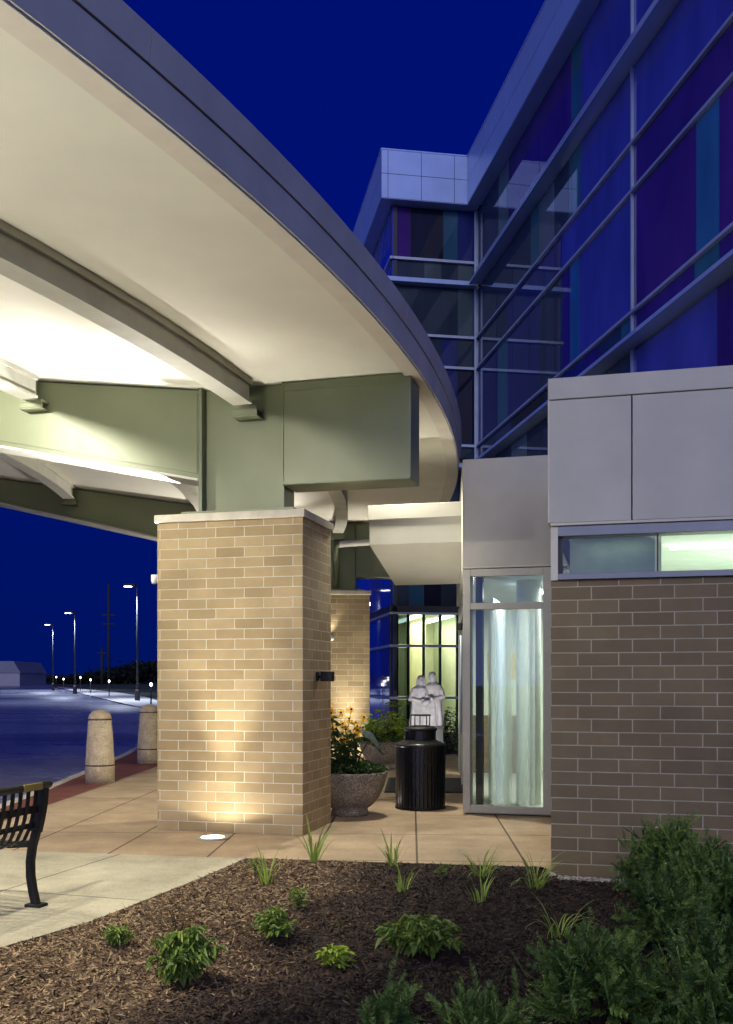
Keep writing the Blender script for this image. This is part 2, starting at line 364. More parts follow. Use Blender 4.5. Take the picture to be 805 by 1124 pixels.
# ------------------------------------------------------------------ lamps (spots sit in fixtures, some added unseen; room areas are bare)
def spot(parent, loc, aim, power, size, blend=.3, color=(1,.86,.63), rad=.04):
    l=bpy.data.lights.new('lamp','SPOT'); l.energy=power; l.spot_size=R_(size); l.spot_blend=blend; l.color=color; l.shadow_soft_size=rad
    o=bpy.data.objects.new('lamp',l); col.objects.link(o)
    o.location=loc; d=Vector(aim)-Vector(loc); o.rotation_euler=d.to_track_quat('-Z','Y').to_euler()
    o.parent=parent; return o
def area(parent, loc, aim, power, sx, sy, color=(1,.95,.8)):
    l=bpy.data.lights.new('lamp','AREA'); l.energy=power; l.shape='RECTANGLE'; l.size=sx; l.size_y=sy; l.color=color
    o=bpy.data.objects.new('lamp',l); col.objects.link(o)
    o.location=loc; d=Vector(aim)-Vector(loc); o.rotation_euler=d.to_track_quat('-Z','Y').to_euler()
    o.parent=parent; return o

# ================================================================== THE SETTING
def struct(o): o['kind']='structure'; return o
# wide ground with a gentle rise far off
ys=[-400,-60,0,30,70,100,130,160,190,260,400,800,2500]; xs=[-2500,-600,-150,-60,-20,0,20,60,150,600,2500]
V=[(x,y,zt(y)-.06) for y in ys for x in xs]; nx=len(xs)
Fq=[(j*nx+i,j*nx+i+1,(j+1)*nx+i+1,(j+1)*nx+i) for j in range(len(ys)-1) for i in range(nx-1)]
struct(np_mesh('ground',V,Fq,M['earth']))
# kerb line (right edge of the parking lot)
KY=np.array([-6,2,6,9,12,14,18,21.3,26,32,40,48,56.5,63,78,121,200,300]); 
KX=np.array([-4.9,-4.45,-4.3,-4.28,-4.35,-4.45,-4.72,-5.0,-5.6,-6.6,-8.4,-10.2,-12,-14.6,-20,-35.8,-64,-100])
kx=lambda y: float(np.interp(y,KY,KX))
yy=np.unique(np.r_[KY,np.linspace(9,60,40),70,100,130,160,190])
V=[];Fq=[]
for i,y in enumerate(yy):
    xr=kx(y)-.14; V+=[(-260,y,zt(y)-.03),(xr-20,y,zt(y)-.03),(xr,y,zt(y)-.03)]
    if i: Fq+=[((i-1)*3+k,(i-1)*3+k+1,i*3+k+1,i*3+k) for k in range(2)]
struct(np_mesh('parking_lot',V,Fq,M['asphalt']))
mb=MB()
for a,b in zip(yy[:-1],yy[1:]):
    if a<55:
        A=[(kx(a)-.14,a),(kx(a),a),(kx(b),b),(kx(b)-.14,b)]; mb.prism(A,-.2,.006)
struct(mb.build('kerb',M['kerbstone']))
# brick paver strip behind the kerb
RY=[-6,2,9,12.3,17.5,22,30]; RX=[-4.3,-4.05,-3.93,-3.9,-3.73,-3.95,-5.2]
rx=lambda y: float(np.interp(y,RY,RX))
mb=MB(); ry=np.linspace(-4,29,45)
for a,b in zip(ry[:-1],ry[1:]): mb.add([(kx(a),a,0),(rx(a),a,0),(rx(b),b,0),(kx(b),b,0)],[(0,1,2,3)])
struct(mb.build('brick_paver_strip',M['red']))
# planting bed outline: top(X)
BX=np.array([-6.5,-5,-3.2,-2.45,-2.06,-1.73,-1.362,-1.18,-1.03,1.429,1.431,6.5]); BY=np.array([-.5,1.6,4.2,5.16,5.65,6.25,7.35,7.95,8.49,8.09,7.69,6.4])
btop=lambda x: np.interp(x,BX,BY)
edge=[(x,float(btop(x))) for x in np.unique(np.r_[np.linspace(-6,-1.03,24),BX[1:9]])]
# walkway and plaza sheets
pl=[(rx(9),9.06),(-3.2,8.88),(-1.03,8.49),(1.429,8.09),(1.5,7.9),(7,6.6),(9,30),(-4,30)]+[(rx(y),y) for y in (28,25,22,19.5,17.5,15,12.3,10.5)]
mb=MB(); mb.add([(x,y,0) for x,y in pl],[tuple(range(len(pl)))]); struct(mb.build('plaza_paving',M['plaza']))
wl=[(rx(-4),-4),(-6,-.2)]; 
mb=MB(); poly=[(rx(y),y) for y in (9.06,6,4,2)]+[(-4.2,0),(-6,float(btop(-6)))]
poly=[(-3.93,9.06),(-4.05,2.5),(-4.25,2.45)]+[e for e in edge if e[0]>-4.25]+[(-3.2,8.88)]
# reorder: left side down, along the bed edge up, back along the joint to the plaza
poly=[(rx(9.06),9.06),(rx(6),6),(rx(3.0),3.0)]+[e for e in edge if -4.0<e[0]<=-1.03]+[(-3.2,8.88)]
mb.add([(x,y,.001) for x,y in poly],[tuple(range(len(poly)))]); struct(mb.build('concrete_walkway',M['walk']))
# planting bed: mounded bark
def bedz(x,y):
    d=np.minimum(1,np.maximum(0,(btop(x)-y)/.9)); 
    n=.012*np.sin(5*x+1.3*y)+.012*np.sin(3.1*y-2.2*x)+.008*np.sin(11*x)*np.sin(9*y)
    return -.015+(.06+n)*d
nx,ny=150,120; gx=np.r_[np.linspace(-6,-1.03,60),np.linspace(-1.0,1.429,50),np.linspace(1.431,6.4,40)]
V=[];Fq=[]
for i,x in enumerate(gx):
    for j in range(ny):
        y=-.6+(btop(x)+.03+.6)*j/(ny-1); V.append((x,y,float(bedz(x,y))))
for i in range(len(gx)-1):
    for j in range(ny-1): Fq.append((i*ny+j,(i+1)*ny+j,(i+1)*ny+j+1,i*ny+j+1))
bedV=np.array(V); bedF=Fq
def pale_left(x,y):  # bark paler left of a wavy line, darker right of it
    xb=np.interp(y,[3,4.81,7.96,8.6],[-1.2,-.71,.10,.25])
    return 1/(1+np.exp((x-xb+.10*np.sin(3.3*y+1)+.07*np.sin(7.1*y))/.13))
# loose bark chips
n=105000
cx=rng.uniform(-3.2,2.6,n*2); cy=3.0+5.6*rng.random(n*2)**.9
ok=(cy<btop(cx)-.01+.03*rng.standard_normal(n*2)); cx=cx[ok][:n]; cy=cy[ok][:n]; n=len(cx)
ln=rng.gamma(2.5,.0048,n)+.005; wd=rng.uniform(.002,.006,n); az=rng.uniform(0,6.28,n); tl=rng.normal(0,.38,n); rl=rng.normal(0,.5,n)
ux=np.stack([np.cos(az)*np.cos(tl),np.sin(az)*np.cos(tl),np.sin(tl)],1); sx_=np.stack([-np.sin(az)*np.cos(rl),np.cos(az)*np.cos(rl),np.sin(rl)],1)
c=np.stack([cx,cy,bedz(cx,cy)+.004+.012*rng.random(n)],1)
up=np.array([0,0,1.])*(.25*ln)[:,None]
q=np.stack([c-ux*ln[:,None]-sx_*wd[:,None]*.6,c-sx_*wd[:,None]+up*.4,c+ux*ln[:,None]-sx_*wd[:,None]*.5,c+ux*ln[:,None]+sx_*wd[:,None]*.5,c+sx_*wd[:,None]+up*.4,c-ux*ln[:,None]+sx_*wd[:,None]*.6],1)
tv=np.clip(rng.beta(1.4,3.0,n)*.9+.66*pale_left(cx,cy)*rng.uniform(.3,1.3,n),0,1)
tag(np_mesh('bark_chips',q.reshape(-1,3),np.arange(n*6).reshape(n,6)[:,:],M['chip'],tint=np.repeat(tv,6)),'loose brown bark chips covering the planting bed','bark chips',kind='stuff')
struct(np_mesh('mulch_bed',bedV,bedF,M['bed'],smooth=True,tint=.14+.68*pale_left(bedV[:,0],bedV[:,1])))
# grass verge, far path
def strip(name,lo,hi,m,dz):
    V=[];Fq=[]
    for i,(a,b) in enumerate(zip(lo,hi)):
        V+=[(a[0],a[1],zt(a[1])+dz),(b[0],b[1],zt(b[1])+dz)]
        if i: Fq.append((2*i-2,2*i-1,2*i+1,2*i))
    return struct(np_mesh(name,V,Fq,m))
lo=[(kx(y),y) for y in (32,48,56.5,63,78,121,200)]
hi=[(-2.5,34),(-10,60),(-16,77),(-20.5,92),(-29.5,116),(-50,160),(-78,230)]
strip('far_path',lo,hi,M['path'],0.0)
strip('grass_verge',[(a+.05,b) for a,b in hi],[(30,34),(30,60),(30,77),(25,92),(20,116),(10,170),(0,260)],M['grass'],.03)
# short painted dashes across the lot
for k in range(5):
    x=-49.5+3.9*k; y=112
    mb=MB(); mb.add([(x,y,zt(y)-.024),(x+2.1,y,zt(y)-.024),(x+2.1,y+1.3,zt(y+1.3)-.024),(x,y+1.3,zt(y+1.3)-.024)],[(0,1,2,3)])
    struct(mb.build('lane_marking',M['paint']))

# ================================================================== CANOPY (ring plan round CC)
CC=Vector((-23.0,15.84)); RE=24.356; COLR=23.2; A1=R_(-15.3); A2=R_(6.33)
def ring(r,a,z): return (CC.x+r*math.cos(a),CC.y+r*math.sin(a),z)
def zs(r): 
    d=max(0,22.1-r); return 4.45+.13*d-.0016*d*d
can=thing('entrance_canopy','big curved canopy with white soffit and green steel frames over the drive','canopy',(CC.x,CC.y,0))
def loc(p): return (p[0]-CC.x,p[1]-CC.y,p[2])
AA=[R_(a) for a in np.linspace(-62,13,91)]
RR=[24.2,23.6,23.0,22.5,22.1,21.7,21,20,18.5,16.5,14.5,12]
mb=MB(); V=[];Fq=[]
for a in AA:
    for r in RR: V.append(loc(ring(r,a,zs(r)+.03)))
nr=len(RR)
for i in range(len(AA)-1):
    for j in range(nr-1): Fq.append((i*nr+j,i*nr+j+1,(i+1)*nr+j+1,(i+1)*nr+j))
mb.add(V,Fq,True); mb.build('soffit',M['soffit'],can)
def sweep(prof):                                # closed (r,z) outline swept round the ring
    mb=MB(); V=[];Fq=[];n=len(prof)
    for a in AA:
        for r,z in prof: V.append(loc(ring(r,a,z)))
    for i in range(len(AA)-1):
        for k in range(n):
            k2=(k+1)%n; Fq.append((i*n+k,i*n+k2,(i+1)*n+k2,(i+1)*n+k))
    Fq+=[tuple(range(n)),tuple((len(AA)-1)*n+k for k in range(n-1,-1,-1))]
    return mb.add(V,Fq,False)
sweep([(24.195,4.440),(RE-.012,4.440),(RE-.012,4.453),(24.195,4.50)]).build('soffit_edge',M['soffit_edge'],can)
fo=sweep([(24.2,4.454),(RE+.004,4.454),(RE+.02,4.660),(24.2,4.660)]).build('fascia',M['fascia'],can)
sweep([(24.22,4.661),(RE+.005,4.661),(RE+.005,4.667),(24.22,4.667)]).build('shadow_gap',M['gap'],fo)
sweep([(24.2,4.669),(RE+.012,4.669),(RE+.03,4.836),(24.2,4.85)]).build('coping_core',M['gap'],fo)
keep=AA
for q in np.arange(-61.4,12,2.35):
    AA=[R_(a) for a in np.linspace(q+.006,q+2.35-.006,7)]
    sweep([(24.21,4.8505),(RE+.0315,4.8385),(RE+.0135,4.6695),(RE+.03,4.669),(RE+.05,4.84),(24.21,4.862)]).build('coping_panel',M['fascia'],fo)
AA=keep
mb=MB(); V=[];Fq=[]
RT=[24.38,22,19,15.5,12]
for a in AA:
    for r in RT: V.append(loc(ring(r,a,4.845+max(0,zs(r)-4.45))))
nr=len(RT)
for i in range(len(AA)-1):
    for j in range(nr-1): Fq.append((i*nr+j,i*nr+j+1,(i+1)*nr+j+1,(i+1)*nr+j))
mb.add(V,Fq,True); mb.build('roof',M['fascia'],can)
# purlins, concentric with the edge, resting in notches of the frames
for r in (22.6,20.2,17.8,15.4):
    z=zs(r)
    prof=[(r-.07,z+.03),(r-.07,z-.19),(r-.10,z-.19),(r-.10,z-.215),(r+.10,z-.215),(r+.10,z-.19),(r+.07,z-.19),(r+.07,z-.03),(r+.10,z-.03),(r+.10,z+.03)]
    for a0,a1 in ((-62,math.degrees(A1)-.18),(math.degrees(A1)+1.35,math.degrees(A2)-.18),(math.degrees(A2)+1.35,12.8)):
        keep=AA; AA=[R_(a) for a in np.linspace(a0,a1,40)]
        sweep(prof).build('purlin',M['purlin'],can); AA=keep
# radial frames: local x = radial (0 at the column's outer face), local y = along the ring
def frame(ang):
    rz=ang+R_(.5); o=ring(COLR,ang,0)
    def B(mb,name,m,par=can,bev=.006):
        ob=mb.build(name,m,par,loc((o[0],o[1],0)),rz,bev); return ob
    gb=MB().box(-.24,1.06,.09,.49,3.45,4.472); g=B(gb,'beam_end',M['green'],bev=.012)
    f=MB().box(-.235,1.055,.081,.089,3.46,3.485).box(-.235,1.055,.081,.089,4.385,4.41).box(-.243,-.228,.079,.089,3.45,4.47); 
    f.build('weld_strip',M['green'],g); 
    st=MB().box(-1.10,-.245,.16,.46,3.2,4.475); s=B(st,'post',M['green'])
    MB().box(-1.13,-1.09,.06,.52,3.2,4.475).build('stiffener_plate',M['green_d'],s,bevel=.004)
    MB().box(-1.3,-.1,.02,.60,3.2,3.222).build('base_plate',M['green'],s)
    zb=lambda x: 3.56+.208*(-1.13-x); ztp=lambda x: 4.465+.128*(-1.13-x)-.0016*(-1.13-x)**2
    X=[-1.13,-3.4,-5.5,-8,-10.6]
    poly=[(x,zb(x)) for x in X]+[(x,ztp(x)) for x in X[::-1]]
    a=MB().xprism(poly,.12,.46); a=B(a,'beam_arm',M['green'],bev=.008)
    fl=[(x,zb(x)-.025) for x in X]+[(x,zb(x)) for x in X[::-1]]
    MB().xprism(fl,.05,.53).build('flange',M['purlin'],a,bevel=.004)
    gr=[(x,zb(x)+.05) for x in X]+[(x,zb(x)+.06) for x in X[::-1]]
    MB().xprism(gr,.114,.1199).build('weld_seam',M['green_d'],a)
    gr=[(-1.16,zb(-1.16)+.06),(-1.16,ztp(-1.16)-.03),(-1.175,ztp(-1.175)-.03),(-1.175,zb(-1.175)+.06)]
    MB().xprism(gr,.112,.1199).build('weld_seam',M['green_d'],a)
    for r in (22.6,20.2,17.8):
        x=r-COLR; z=zs(r)
        MB().box(x-.13,x+.13,-.02,.155 if x>-1.1 else .115,z-.245,z-.218).box(x-.13,x+.13,-.02,-.005,z-.30,z-.2455).box(x-.13,x+.13,-.02,.155 if x>-1.1 else .115,z-.316,z-.301).build('purlin_seat',M['green'],s if x>-1.1 else a,bevel=.003)
frame(A1); frame(A2)
# drain pipe at the far frame
c2=Vector(ring(COLR,A2,0))
pp=MB(); y=c2.y+.02
pp.tube([(c2.x-.62,y,3.25),(c2.x-.62,y,3.98),(c2.x-.59,y-.02,4.03),(c2.x-.53,y-.03,4.05)],.055,12); o=pp.build('drain_pipe',M['green'],can,(-CC.x,-CC.y,0))
MB().tube([(c2.x-.55,y-.03,4.05),(c2.x+2.1,y-.35,4.20)],.06,12).build('pipe_run',M['steel_white'],o)
MB().tube([(c2.x+.18,y-.14,4.10),(c2.x+.18,y-.14,4.45)],.008,6).tube([(c2.x+.18,y-.21,4.10),(c2.x+.18,y-.19,4.165),(c2.x+.18,y-.14,4.185),(c2.x+.18,y-.09,4.165),(c2.x+.18,y-.07,4.10)],.012,6).build('hanger',M['steel_white'],o)

# ------------------------------------------------------------------ brick columns
def column(ang,label):
    p=ring(COLR,ang,0); t=thing('brick_column',label,'column',p,ang+R_(.5),'brick columns carrying the canopy')
    MB().box(-1.555,0,0,.945,0,3.115).build('brick_shaft',M['brick_tan'],t,bevel=.004)
    MB().box(-1.58,.025,-.025,.97,3.117,3.195).build('cap_stone',M['stone_cap'],t,bevel=.008)
    return t
col1=column(A1,'nearer tan brick column washed by a ground light, carrying the canopy')
col2=column(A2,'farther tan brick column half hidden behind the nearer one')
# wall lamps on the columns
def on_col(c,x,y,z): 
    m=Matrix.Translation(c.location)@Matrix.Rotation(c.rotation_euler.z,4,'Z'); return m@Vector((x,y,z))
def col_lamp(c,x,y,z,rz,name,label,m,black=False):
    t=thing(name,label,'lamp',on_col(c,x,y,z),c.rotation_euler.z+rz,'flood lamps on the brick columns')
    # local +x points away from the wall
    MB().box(0,.016,-.04,.04,-.045,.045).build('back_plate',m,t,bevel=.004)
    MB().tube([(.014,0,0),(.055,0,0)],.014,10).build('bracket',m,t)
    h=MB()
    if black: h.box(.05,.17,-.055,.055,-.05,.05)
    else: h.lathe([(.0,-.055),(.022,-.052),(.033,-.03),(.036,.04),(.030,.04),(.028,.02),(0,.02)],18,(.062,0))
    h.build('lamp_head',m,t,bevel=.005 if black else 0)
    if black: MB().lathe([(.0,.0525),(.043,.0525),(.043,.0505),(.0,.0505)],18,(.11,0)).build('lens',M['alu'],t)
    return t
L1=col_lamp(col1,-1.555,.06,2.56,math.pi,'flood_lamp','white flood lamp on the left side of the nearer column',M['white_fix'])
L2=col_lamp(col1,0,.46,1.56,0,'flood_lamp','black box flood lamp on the right side of the nearer column',M['black_metal'],True)
L3=col_lamp(col2,-.70,0,2.32,-math.pi/2,'flood_lamp','white flood lamp on the face of the farther column',M['white_fix'])
L4=col_lamp(col2,-1.555,.45,2.56,math.pi,'flood_lamp','added white flood lamp, unseen on the left side of the farther column',M['white_fix'])  # unseen fill lamp, added to light the far soffit
WARM=(1,.93,.79)
spot(L1,(.062,0,.05),(.45,.0,2),330,150,.8,(1,.95,.86),.04)
L5=col_lamp(col1,-1.555,.86,2.56,math.pi,'flood_lamp','added white flood lamp, unseen at the rear of the nearer column',M['white_fix'])  # unseen fill lamp, added to brighten the soffit behind the beam
spot(L5,(.062,0,.05),(.45,.0,2),420,150,.8,(1,.95,.86),.04)
spot(L2,(.11,0,.06),(1.15,2.64,1.5),150,52,1,(1,.92,.78),.06)
spot(L3,(.062,0,.05),(.3,0,2),16,84,.9,(1,.92,.78),.04)
spot(L4,(.062,0,.05),(.5,0,2),420,160,.6,(1,.93,.82),.06)
# in-ground uplights
def uplight(p,label):
    t=thing('ground_uplight',label,'ground light',(p[0],p[1],0),0,'round ground lights at the columns')
    MB().lathe([(.0,.002),(.112,.002),(.112,.014),(.120,.018),(.158,.012),(.163,.001),(.0,-.02)],40).build('trim_ring',M['alu_door'],t)
    MB().lathe([(0,.0185),(.06,.017),(.109,.0145),(.109,.010),(0,.010)],40).build('lens',M['lens'],t)
    return t
p1=on_col(col1,-.79,-.36,0); U1=uplight(p1,'glowing round ground light in the paving before the nearer column')
p2=on_col(col2,-.40,-.36,0); U2=uplight(p2,'round ground light at the foot of the farther column')
def up_spots(U,c,k=1.0):
    d=(Matrix.Rotation(c.rotation_euler.z,3,'Z')@Vector((0,1,0)))
    spot(U,(0,0,.03),(d.x*.10,d.y*.10,1),22*k,151,.15,WARM,.05)
    spot(U,(0,0,.03),(d.x*.10,d.y*.10,1),34*k,96,1,WARM,.05)
    spot(U,(0,0,.03),(d.x*.09,d.y*.09,1),270*k,50,1,WARM,.05)
up_spots(U1,col1); up_spots(U2,col2,1.2)
p3=(-3.9,3.4); U3=uplight(p3,'added unseen ground light in the grey walkway beyond the bench')  # out-of-view fill light, added to brighten the near soffit
spot(U3,(0,0,.05),(.25,.35,1),680,128,.8,(1,.945,.80),.15)
U4=uplight((-.22,12.05),'added unseen ground light behind the flower planter')  # hidden fill light, added to brighten the soffit past the beam end
spot(U4,(0,0,.05),(.42,.05,1),230,62,1,(1,.94,.80),.08)
# added out-of-view downlights in the soffit, filling bed, beams and planter
def downlight(x,y,label,aim,p,size):
    r=math.hypot(x-CC.x,y-CC.y); z=zs(r)+.03
    t=thing('fill_downlight',label,'fill light',(x,y,z),0,'added unseen downlights in the canopy soffit')
    MB().lathe([(.09,.02),(.09,-.012),(.115,-.012),(.12,.0),(.12,.02)],28).build('trim_ring',M['white_fix'],t)
    MB().lathe([(0,-.004),(.088,-.004),(.088,.01),(0,.01)],28).build('lens',M['lamp_room'],t)
    spot(t,(0,0,-.09),(aim[0]-x,aim[1]-y,-z),p,size,.5,(1,.94,.78),.07)
downlight(-2.7,3.1,'added unseen canopy downlight above the walkway near the bed',(-2.05,5.7),900,52)
downlight(-3.4,5.4,'added unseen canopy downlight above the black bench',(-2.8,7.6),300,158)
downlight(-4.8,8.4,'added unseen canopy downlight between the kerb and the nearer column',(-4.3,11.5),480,150)
downlight(.28,12.1,'added unseen canopy downlight above the entrance paving',(.2,12.2),480,125)

# ================================================================== GLASS TOWER
C0=Vector((2.646,24.0)); dirR=Vector((.1625,-.9867)); nR=Vector((-.9867,-.1625))   # right facade: along, outward
TA=math.atan2(dirR.y,dirR.x)                          # local x runs along the right facade towards the street
tw=thing('glass_tower','tall glass building with blue and purple panes and silver blue parapet','building',(C0.x,C0.y,0),TA)
# local coords: x = t along right facade, y = inwards (+), outward = -y (checked below)
# outward normal of right facade in local frame: rotate nR by -TA
ln_=Matrix.Rotation(-TA,2)@nR; OUT=1 if ln_.y>0 else -1    # OUT*y is outside
def RB(mb,t0,t1,o0,o1,z0,z1):                           # box on the right facade: along t, out distance o
    y0,y1=sorted((o0*OUT,o1*OUT)); return mb.box(t0,t1,y0,y1,z0,z1)
# the wing runs from the corner along +OUT*y : local x=0 plane faces +x (towards camera)
def WB(mb,s0,s1,o0,o1,z0,z1):
    y0,y1=sorted((s0*OUT,s1*OUT)); return mb.box(o0,o1,y0,y1,z0,z1)
WL=2.08; SD=9.0
TT=17.6
core=MB(); RB(core,-12,TT,-9,-.14,3.3,13.9); core.build('wall',M['core'],tw)
core=MB(); WB(core,-.139,WL-.14,-SD,-.14,3.3,13.9); core.build('wall',M['core'],tw)
core=MB(); RB(core,-.2,TT,-9,-.14,0,3.28); core.build('wall',M['core'],tw)
ROWS=[(11.43,12.86),(9.80,10.97),(9.06,9.77),(7.20,9.03),(6.88,7.17),(4.5,6.6)]
def px2t(px):
    k=(px-CX)/F; return (k*24-2.646)/(.1625+k*.9867)
def panes(win, dividers, mats, z0,z1, place, fr=.02, nm='pane'):
    for (a,b),mm in zip(zip(dividers[:-1],dividers[1:]),mats):
        mb=MB(); place(mb,a+.006,b-.006,-.05,-.03,z0,z1); o=mb.build(nm,M[mm],win)
def band(row, dividers, mats, place, name='window'):
    z0,z1=row; w=MB()
    a,b=dividers[0],dividers[-1]
    place(w,a,b,-.138,-.055,z0,z1)                       # gasket plane behind, in the joints
    win=w.build(name,M['alu_dark'],tw)
    panes(win,dividers,mats,z0+.012,z1-.012,place)
    return win
J=[px2t(p) for p in (546,557,591,625.5,637)]
E1=8.8
d=[0]+[px2t(p) for p in (546,557,591,625.5,637)]+[E1,10.1,11.0,12.6,14.4,TT]
band(ROWS[0],d,['g_slate','g_pale','g_violet','g_purple','g_teal','g_blue','g_blue','g_teal','g_purple','g_blue','g_violet'],RB)
d=[0]+[px2t(p) for p in (566,581,590,607,623,636)]+[E1,11.35,12.0,13.5,TT]
band(ROWS[1],d,['g_slate','g_slate','g_teal','g_pale','g_slate','g_teal','g_blue','g_blue','g_blue','g_violet','g_blue'],RB)
d=[0]+[px2t(p) for p in (555,590,615,634)]+[E1,11.35,14,TT]
band(ROWS[2],d,['g_slate','g_navy','g_navy','g_blue','g_blue','g_violet','g_violet','g_blue'],RB)
d=[0]+[px2t(p) for p in (545,556,590,616,624,634.5)]+[E1,px2t(762),px2t(787),13.4,TT]
band(ROWS[3],d,['g_navy','g_teal','g_navy','g_slate','g_violet','g_cyan','g_blue','g_purple','g_cyan','g_purple','g_blue'],RB)
d=[0]+[px2t(p) for p in (560,600,640,656,680)]+[E1,px2t(760),px2t(787),TT]
band(ROWS[4],d,['g_slate','g_black','g_navy','g_violet','g_slate','g_teal','g_violet','g_teal','g_violet'],RB)
d=[0]+[px2t(p) for p in (560,577,593,620)]+[E1,px2t(785),13.5,TT]
band(ROWS[5],d,['g_slate','g_pale','g_slate','g_slate','g_slate','g_blue','g_violet','g_blue'],RB)
# wing front
s_=lambda px: ( (2.646-((px-CX)/F)*24)/(.9867-((px-CX)/F)*.1625) )
wd=[0.03]+[s_(p) for p in (503,487,451)]+[WL]
wd2=[0.03]+[s_(p) for p in (503,485,466,449)]+[WL]
band((11.62,12.84),wd,['w_navy','w_teal','w_black','w_purple'],WB)
band((11.12,11.56),wd2,['w_pale','w_slate','w_pale','w_slate','w_slate'],WB)
band((9.80,10.97),wd2,['w_pale','w_slate','w_slate','w_slate','w_slate'],WB)
band((9.06,9.77),wd2,['w_slate','w_navy','w_slate','w_slate','w_navy'],WB)
band((7.20,9.03),wd,['w_black','w_navy','w_black','w_navy'],WB)
band((6.88,7.17),wd,['w_slate','w_black','w_slate','w_navy'],WB)
band((3.32,6.6),wd2,['w_black','w_slate','w_black','w_teal','w_slate'],WB)
# wing left side : faces outward at distance WL along OUT*y; runs to x=-SD
def SB(mb,s0,s1,o0,o1,z0,z1):
    y0,y1=sorted(((WL+o0)*OUT,(WL+o1)*OUT)); return mb.box(-s1,-s0,y0,y1,z0,z1)
sd=[0.0,1.6,3.3,5.2,7.0,SD]
for z0,z1 in ((11.62,12.84),(11.12,11.56),(9.80,10.97),(9.06,9.77),(7.2,9.03),(6.88,7.17),(3.32,6.6)):
    band((z0,z1),sd,['g_bright','g_blue','g_bright','g_teal','g_blue'],SB)
for z0,z1 in ((2.40,3.12),(1.16,2.34),(.06,1.10)):
    band((z0,z1),sd,['g_blue','g_bright','g_blue','g_teal','g_blue'],SB)
# ground floor of the wing: clear panes into a lit room
gd=[0.03]+[s_(p) for p in (503,484,466,449)]+[WL]
for (z0,z1),mm in (((2.40,3.12),['g_clear','g_clear','g_clear','g_clear','g_dim']),((1.16,2.34),['g_clear2','g_clear2','g_clear','g_clear','g_dim']),((.30,1.10),['g_clear','g_clear','g_clear','g_dim','g_dim'])):
    w=MB()
    for t in gd: WB(w,t-.03,t+.03,-.12,-.051,z0,z1)
    win=w.build('window',M['alu_dark'],tw); panes(win,gd,mm,z0+.012,z1-.012,WB)
w=MB(); WB(w,.0,WL-.15,-4.6,-4.5,0,3.2); w.build('room_wall',M['wall_in'],tw)
w=MB(); WB(w,-.05,.0,-4.6,-.16,0,3.2); w.build('room_wall',M['wall_green'],tw)
w=MB(); WB(w,WL-.2,WL-.15,-4.5,-.16,0,3.2); w.build('room_wall',M['wall_in'],tw)
w=MB(); WB(w,.75,.85,-4.5,-2.2,0,3.2); w.build('room_wall',M['wall_in'],tw)
w=MB(); WB(w,0,WL-.2,-4.5,-.16,3.2,3.28); w.build('room_ceiling',M['ceil_in'],tw)
w=MB(); WB(w,0,WL-.2,-4.5,-.16,-.02,.02); w.build('room_floor',M['floor_in'],tw)
w=MB(); WB(w,1.05,1.25,-4.2,-1.2,3.15,3.19); o=w.build('ceiling_light',M['lamp_room'],tw)
w=MB(); WB(w,.25,.45,-4.2,-1.2,3.15,3.19); o=w.build('ceiling_light',M['lamp_room'],tw)
area(tw,(-2.3,.9*OUT,3.1),(-2.3,.9*OUT,0),75,2.5,1.2,(1,.97,.75))
# mullions and slab edges
def bar(place,a,b,o0,o1,z0,z1,name='mullion',m='alu',bev=0):
    mb=MB(); place(mb,a,b,o0,o1,z0,z1); return mb.build(name,M[m],tw,bevel=bev)
for z0,z1 in ((9.765,9.805),(9.025,9.065),(7.165,7.205)):
    bar(RB,0.06,TT,-.054,.03,z0-.004,z1+.004); bar(WB,0.06,WL,-.054,.045,z0-.01,z1+.01); bar(SB,-.045,SD,-.054,.045,z0-.01,z1+.01)
bar(WB,0.06,WL,-.054,.045,11.56,11.62); bar(SB,-.045,SD,-.054,.045,11.56,11.62)
for z0,z1 in ((3.12,3.17),(2.34,2.40),(1.10,1.16)):
    bar(WB,0.0,WL,-.10,.05,z0,z1); bar(SB,-.05,SD,-.10,.05,z0,z1)
bar(WB,-.2,WL,-.12,.05,0,.30,'base_wall','panel'); bar(WB,-.1,WL,-.13,.055,3.17,3.32,'spandrel','alu_dark')
bar(SB,-.055,SD,-.13,.055,3.17,3.32,'spandrel','alu_dark')
for t in (E1,TT-.05): bar(RB,t-.018,t+.018,-.05,.012,4.4,12.85)
bar(RB,-.03,.032,-.14,.032,0,12.85)                     # re-entrant corner post
for s in (.02,): bar(WB,s,s+.05,.0605,.09,3.3,12.8)
# slab ledges
bar(RB,.26,TT,-.13,.25,10.985,11.04,'ledge','panel_tower'); bar(RB,.03,TT,-.13,-.03,11.042,11.385,'spandrel','g_navy'); bar(RB,.06,TT,-.054,.03,11.386,11.43)
for k in range(3): bar(RB,8.86,9.9,-.028,-.015,11.12+.07*k,11.15+.07*k,'lit_vent','lamp_vent')
bar(WB,0.0,WL+.18,-.13,.19,10.98,11.08,'ledge','panel_tower'); bar(SB,.0,SD,-.13,.18,10.981,11.08,'ledge','panel_tower')
bar(RB,.26,TT,-.13,.25,6.63,6.69,'ledge','panel_tower'); bar(RB,.03,TT,-.13,-.03,6.692,6.875,'spandrel','g_navy')
bar(WB,0.0,WL+.18,-.13,.19,6.63,6.73,'ledge','panel_tower'); bar(SB,.0,SD,-.13,.18,6.631,6.73,'ledge','panel_tower')
